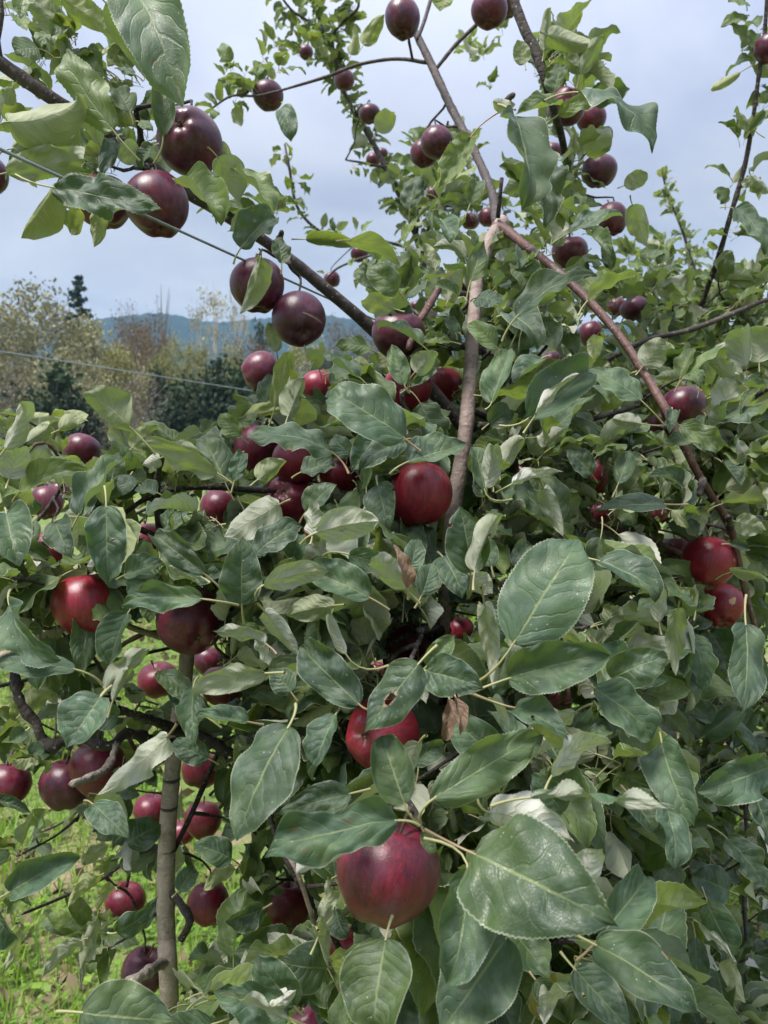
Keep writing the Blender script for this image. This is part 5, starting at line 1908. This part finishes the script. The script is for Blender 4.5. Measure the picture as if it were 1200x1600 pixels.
for pts, r in (([(786, 345), (764, 380), (747, 435), (740, 505), (734, 590), (727, 680), (712, 775), (703, 850), (701, 880)], 20), ([(697, 930), (690, 1060), (684, 1190)], 9), ([(782, 352), (845, 402), (905, 455), (960, 515), (1005, 580), (1048, 655), (1085, 730), (1110, 772), (1143, 830)], 13),
               ([(776, 350), (742, 238), (706, 170), (676, 105), (650, 52)], 13), ([(0, 98), (75, 150), (150, 195), (220, 245), (345, 332)], 18), ([(420, 380), (510, 452), (585, 517)], 19),
               ([(291, 1040), (281, 1110), (271, 1190), (263, 1280), (259, 1380), (261, 1480), (266, 1580)], 19), ([(1098, 470), (1123, 400), (1163, 262), (1199, 0)], 8),
               ([(1200, 468), (1150, 488), (1080, 515), (1010, 532), (950, 562)], 9), ([(705, 428), (672, 475), (645, 520)], 11), ([(190, 806), (262, 766), (400, 766)], 10),
               ([(20, 1050), (60, 1150), (150, 1158), (270, 1165), (350, 1172)], 12), ([(797, -20), (838, 85), (862, 160)], 12), ([(-20, 1035), (90, 985), (205, 980), (292, 1000)], 7), ([(862, 665), (925, 655), (1000, 634)], 8), ([(905, 815), (1000, 838), (1070, 866)], 8)):
    for (x0, y0), (x1, y1) in zip(pts[:-1], pts[1:]):
        m_ = max(2, int(math.hypot(x1 - x0, y1 - y0) / 8))
        lm += [(x0 + (x1 - x0) * t / m_, y0 + (y1 - y0) * t / m_, r, 1.28 if x0 > 300 else 1.08) for t in range(m_)]
PROT['limbs'] = np.array(lm)
hl = []
for lf in LEAVES:
    for t in (0.3, 0.6):
        x, y, d = to_px(lf['M'] @ Vector((0, t * lf['L'], 0)))
        hl.append((x, y, 0.36 * lf['L'] * lf['wr'] * FPX / d, d - 0.005))
PROT['leaves'] = np.array(hl)
OPEN += [([(-50, 400), (330, 400), (395, 500), (430, 555), (560, 500), (600, 530), (560, 560), (470, 560), (380, 620), (350, 655), (300, 680), (230, 655), (200, 600), (125, 605), (110, 640), (-50, 640)], 0),
         ([(-30, 1265), (110, 1275), (240, 1310), (240, 1560), (110, 1600), (-30, 1600)], 0.6),
         ([(285, 1310), (415, 1300), (425, 1480), (290, 1500)], 0.4), ([(120, 1000), (270, 1000), (270, 1115), (90, 1115), (60, 1060)], 0.8),
         ([(350, 1030), (450, 1060), (440, 1130), (340, 1120)], 0.6)]
# main tree
fill(TA, 560, 650, 190, 90, .90, 1.5, 36, .075, hue=(0, .6))
fill(TA, 480, 760, 130, 80, .85, 1.4, 28, .075, hue=(0, .6))
fill(TA, 790, 560, 110, 170, 1.0, 1.6, 59, .070, hue=(0, .6))
fill(TA, 640, 520, 70, 60, 1.1, 1.6, 13, .065, hue=(0, .6))
fill(TA, 640, 440, 80, 50, 1.2, 1.7, 8, .060, hue=(0, .6))
fill(TA, 850, 420, 110, 110, 1.2, 1.8, 26, .065, hue=(.1, .55))
fill(TA, 880, 220, 45, 150, 1.3, 1.8, 17, .065, hue=(.2, .6))
fill(TA, 590, 880, 170, 110, .80, 1.4, 56, .075, hue=(0, .6))
fill(TA, 830, 780, 130, 120, .95, 1.6, 59, .075, hue=(0, .6))
fill(TA, 1010, 690, 140, 130, 1.05, 1.7, 62, .072, hue=(0, .6))
fill(TA, 1000, 900, 170, 120, .90, 1.6, 64, .075, hue=(0, .6))
fill(TA, 850, 1060, 180, 120, .80, 1.5, 62, .075, hue=(0, .6))
fill(TA, 600, 1060, 140, 110, .78, 1.4, 50, .075, hue=(0, .6))
fill(TA, 480, 1180, 80, 90, .80, 1.3, 20, .072, hue=(0, .6))
fill(TA, 760, 1260, 180, 110, .70, 1.4, 56, .078, hue=(0, .6))
fill(TA, 660, 1450, 150, 120, .66, 1.3, 42, .078, hue=(0, .6))
fill(TA, 480, 1520, 90, 80, .75, 1.2, 17, .072, hue=(0, .6))
fill(TA, 930, 1350, 160, 180, .75, 1.5, 62, .075, hue=(0, .6))
fill(TA, 850, 1540, 170, 90, .66, 1.3, 42, .078, hue=(0, .6))
fill(TA, 100, 190, 120, 60, .98, 1.2, 5, .06, hue=(.2, .6))
fill(TA, 150, 120, 110, 70, .98, 1.15, 5, .065, hue=(.1, .5))
fill(TA, 870, 110, 60, 70, 1.25, 1.6, 6, .07, hue=(.1, .5))
fill(TA, 700, 340, 60, 40, 1.3, 1.8, 6, .065, hue=(.1, .5))
fill(TA, 200, 250, 60, 50, .98, 1.15, 4, .06, hue=(.2, .5))
fill(TA, 390, 345, 40, 40, 1.1, 1.2, 3, .055, hue=(.2, .5))
fill(TA, 60, 10, 60, 20, .95, 1.1, 2, .06, hue=(.3, .6))
fill(TA, 1080, 740, 120, 60, 1.0, 1.5, 20, .07, hue=(0, .6))
fill(TA, 600, 850, 280, 330, 1.35, 2.0, 70, .08, hue=(0, .6))  # deep inner whorls, through to the next tree, added to block stray light
fill(TA, 920, 900, 240, 450, 1.45, 2.2, 90, .08, hue=(0, .6))
fill(TA, 640, 1350, 200, 220, 1.25, 1.9, 40, .08, hue=(0, .6))
# slim tree, lower left
fill(TB, 90, 850, 110, 90, .80, 1.15, 24, .072, hue=(0, .6))
fill(TB, 270, 850, 110, 80, .85, 1.2, 24, .072, hue=(0, .6))
fill(TB, 230, 740, 120, 40, .95, 1.3, 12, .065, hue=(.2, .8))
fill(TB, 60, 690, 60, 40, 1.05, 1.4, 8, .055, hue=(.4, .9))
fill(TB, 370, 980, 80, 90, .85, 1.3, 20, .07, hue=(0, .6))
fill(TB, 90, 980, 90, 50, .85, 1.2, 9, .07, hue=(0, .6))
fill(TB, 60, 1120, 90, 80, .85, 1.3, 12, .055, hue=(.2, .8))
fill(TB, 220, 1120, 110, 90, .95, 1.4, 18, .055, hue=(.1, .7))
fill(TB, 390, 1200, 60, 80, .9, 1.3, 12, .065, hue=(0, .6))
fill(TB, 380, 1420, 60, 110, .85, 1.3, 11, .065, hue=(0, .6))
fill(TB, 170, 1310, 120, 80, 1.0, 1.5, 14, .055, hue=(.1, .7))
fill(TB, 80, 1450, 100, 90, .95, 1.45, 8, .055, hue=(.2, .8))
fill(TB, 340, 1570, 70, 40, .7, 1.1, 6, .065, hue=(0, .6))
fill(TB, 40, 1300, 40, 40, .9, 1.3, 2, .055, hue=(0, .6))
# slender tree behind
along(TC, CL, 44, .066, (3, 5), (.3, .75), .22, 1.0)
along(TC, C1, 9, .06, (3, 5), (.2, .6), .2, 1.0)
along(TC, C2, 7, .06, (3, 5), (.2, .6), .2, 1.0)
along(TC, C3, 12, .055, (2, 4), (.3, .7), .35, 1.0)
along(TC, C4, 12, .062, (3, 5), (.3, .75), .2, 1.0)
along(TC, C5, 9, .062, (3, 5), (.3, .75), .1, 1.0)
along(TC, C6, 6, .045, (3, 5), (.3, .8), .1, 1.0)
along(TC, C7, 3, .05, (2, 4), (.3, .7), .4, 1.0)
along(TC, C8, 4, .045, (2, 3), (.3, .7), .5, 1.0)
fill(TC, 690, 280, 62, 66, 2.2, 3.0, 25, .072, hue=(.2, .6))
fill(TC, 380, 120, 60, 40, 1.8, 2.2, 7, .05, hue=(.3, .8))
fill(TC, 470, 60, 80, 60, 2.7, 3.1, 9, .065, hue=(.35, .8))
fill(TC, 760, 90, 45, 50, 2.8, 3.2, 6, .06, hue=(.35, .8))
fill(TC, 660, 440, 60, 40, 2.4, 3.0, 9, .06, hue=(.2, .6))
# right tree
along(TD, SH, 12, .05, (1, 3), (.1, .6), .3, 1.0)
fill(TD, 1060, 500, 130, 60, 1.6, 2.6, 59, .062, hue=(.15, .6))
fill(TD, 1150, 470, 60, 45, 1.4, 1.9, 17, .06, hue=(.15, .6))
fill(TD, 1000, 420, 55, 50, 1.8, 2.6, 12, .06, hue=(.2, .6))
fill(TD, 1110, 620, 100, 80, 1.4, 2.6, 56, .07, hue=(.1, .55))
fill(TD, 1140, 780, 80, 90, 1.3, 2.4, 45, .07)
fill(TD, 930, 600, 90, 90, 1.7, 2.6, 36, .07, hue=(.1, .5))
fill(TD, 1100, 960, 120, 110, 1.3, 2.4, 56, .07)
fill(TD, 1110, 1150, 110, 120, 1.2, 2.3, 56, .07)
fill(TD, 1090, 1350, 130, 150, 1.1, 2.2, 70, .07)
fill(TD, 1100, 1530, 130, 90, 1.0, 2.0, 42, .07)
fill(TD, 920, 1250, 130, 160, 1.5, 2.4, 48, .07)
fill(TD, 860, 900, 200, 250, 1.9, 3.0, 70, .08)
fill(TD, 560, 1000, 160, 260, 1.7, 2.6, 48, .08)
along(TE, EP, 26, .06, (4, 6), (.6, .95), .0, 1.0, 1.0)
fill(TE, 1090, 440, 45, 50, 3.9, 4.5, 14, .06, hue=(.5, .9))

# ------------------------------------------------------------------ which leaves show, and how large
tris, owner = [], []
vl = []
for i, lf in enumerate(LEAVES):
    h = lf['wr'] * 0.42
    b = len(vl)
    L = lf['L']
    for q in ((0, 0.02, 0), (-h, .45, .02), (0, .97, 0), (h, .45, .02)):
        vl.append(lf['M'] @ Vector((q[0] * L, q[1] * L, q[2] * L)))
    tris += [(b, b + 1, b + 2), (b, b + 2, b + 3)]
    owner += [i, i]
bvh = BVHTree.FromPolygons(vl, tris)
for lf in LEAVES:
    L = lf['L']
    hit, tot = 0, 0
    c = lf['M'] @ Vector((0, .5 * L, 0))
    rel = c - EYE
    d = rel.dot(FWD)
    px, py = 600 + FPX * rel.dot(RGT) / d, 800 - FPX * rel.dot(UPV) / d
    lf['px'] = L * FPX / d
    nz = abs((lf['M'].to_3x3() @ Vector((0, 0, 1))).dot(rel.normalized()))
    for (a, t) in ((0, .5), (-.2, .4), (.2, .4), (0, .25), (0, .75), (-.15, .6), (.15, .6)):
        w = lf['M'] @ Vector((a * lf['wr'] * L, t * L, 0.01 * L))
        dirv = w - EYE
        dist = dirv.length
        tot += 1
        pxx = 600 + FPX * dirv.dot(RGT) / dirv.dot(FWD)
        pyy = 800 - FPX * dirv.dot(UPV) / dirv.dot(FWD)
        if not (0 <= pxx <= 1200 and 0 <= pyy <= 1600):
            continue
        loc, _, _, hd = bvh.ray_cast(EYE, dirv / dist)
        if loc is None or hd > dist - 0.006:
            hit += 1
    lf['score'] = lf['px'] ** 2 * (0.12 + nz) * hit / tot
    lf['seen'] = hit


def canon(lf, lod):
    if isinstance(lf['p'], int):
        key = (lf['p'], lod)
        if key not in _canon:
            _canon[key] = leaf_verts(lod, **POOL[lf['p']])
        return _canon[key]
    p = dict(lf['p'])
    p['wr'] = lf['wr']
    if lf['stalk'] is not None:
        q = (lf['M'].inverted() @ lf['stalk']) / lf['L']
        p['stalk'] = (q.x, q.y, q.z)
    p['stalk_r'] = 0.00095 / lf['L']
    return leaf_verts(lod, **p)


_canon, _poolmesh = {}, {}
by_tree = {}
for lf in LEAVES:
    by_tree.setdefault(lf['tree'].name, []).append(lf)
for tname, lst in by_tree.items():
    tree = bpy.data.objects[tname]
    lst.sort(key=lambda q: -(q['score'] + (1e7 if q['hero'] else 0)))
    parts = [q for q in lst[:300] if q['hero'] or (q['seen'] > 0 and q['px'] > 12)]
    ids = set(map(id, parts))
    rest = [q for q in lst if id(q) not in ids]
    for lf in parts:
        L = lf['L']
        if lf['hero']:
            lod = 'X' if lf['holes'] and lf['px'] > 60 else ('H' if lf['px'] > 45 else 'M')
            Vc = canon(lf, lod)
            Q, uv, mi = leaf_topo(lod)
            if lf['holes']:
                cu, cv, ru, rv = lf['holes'][0]
                fc = uv[Q].mean(1)
                rr = np.hypot((fc[:, 0] - cu) / ru, (fc[:, 1] - cv) / rv)
                keep = (rr > 1.0 + 0.22 * np.sin(fc[:, 1] * 70) + 0.15 * np.sin(fc[:, 0] * 90)) | (mi == 1)
                edge = (rr < 1.32) & (mi == 0)
                mi = mi.copy(); mi[edge] = 2
                Q, mi = Q[keep], mi[keep]
            me = mesh_np('leaf', Vc * L, Q, [M_DEAD if lf['brown'] else M_LEAF, M_STALK, M_DEAD], uv, mi)
            mw = lf['M']
        else:
            lod = 'M' if lf['px'] > 42 else 'S'
            key = (lf['p'], lod)
            if key not in _poolmesh:
                Q, uv, mi = leaf_topo(lod)
                _poolmesh[key] = mesh_np('leaf', canon(lf, lod), Q, [M_LEAF, M_STALK], uv, mi)
            me = _poolmesh[key]
            mw = lf['M'] @ Matrix.Scale(L, 4)
        o = link('leaf', me, tree, mw)
        o['leaf_tint'] = [float(x) for x in lf['tint']]
        if lf['label']:
            o['label'] = lf['label']
    if rest:
        VV, QQ, UU, MM, TT, n0 = [], [], [], [], [], 0
        for lf in rest:
            lod = 'M' if (lf['px'] > 60 and lf['seen'] > 0) else 'S'
            Q, uv, mi = leaf_topo(lod)
            Vc = canon(lf, lod) * lf['L']
            Mn = np.array(lf['M'])
            VV.append(Vc @ Mn[:3, :3].T + Mn[:3, 3]); QQ.append(Q + n0); UU.append(uv); MM.append(mi)
            TT.append(np.tile(lf['tint'], (len(Vc), 1))); n0 += len(Vc)
        me = mesh_np('leaves', np.concatenate(VV), np.concatenate(QQ), [M_LEAF, M_STALK], np.concatenate(UU), np.concatenate(MM))
        me.attributes.new('leaf_tint', 'FLOAT_VECTOR', 'POINT').data.foreach_set('vector', np.concatenate(TT).astype(np.float32).ravel())
        tag(link('leaves', me, tree), kind='stuff')
    if tname in {k.name for k in TWIGS}:
        VV, QQ, UU, n0 = [], [], [], 0
        for pts in [w for k, v in TWIGS.items() if k.name == tname for w in v]:
            C, r = spline(pts, [0.0016, 0.0018, 0.0026] if len(pts) == 3 else [0.0013, 0.0016, 0.0021, 0.0026, 0.0032], 0.02)
            V, Q, uv = tube_np(C, r, 6, 0.1, 0.2, n0)
            VV.append(V); QQ.append(Q + n0); UU.append(uv); n0 += len(V)
        tag(link('twigs', mesh_np('twigs', np.concatenate(VV), np.concatenate(QQ), B_DARK, np.concatenate(UU)), tree), kind='stuff')
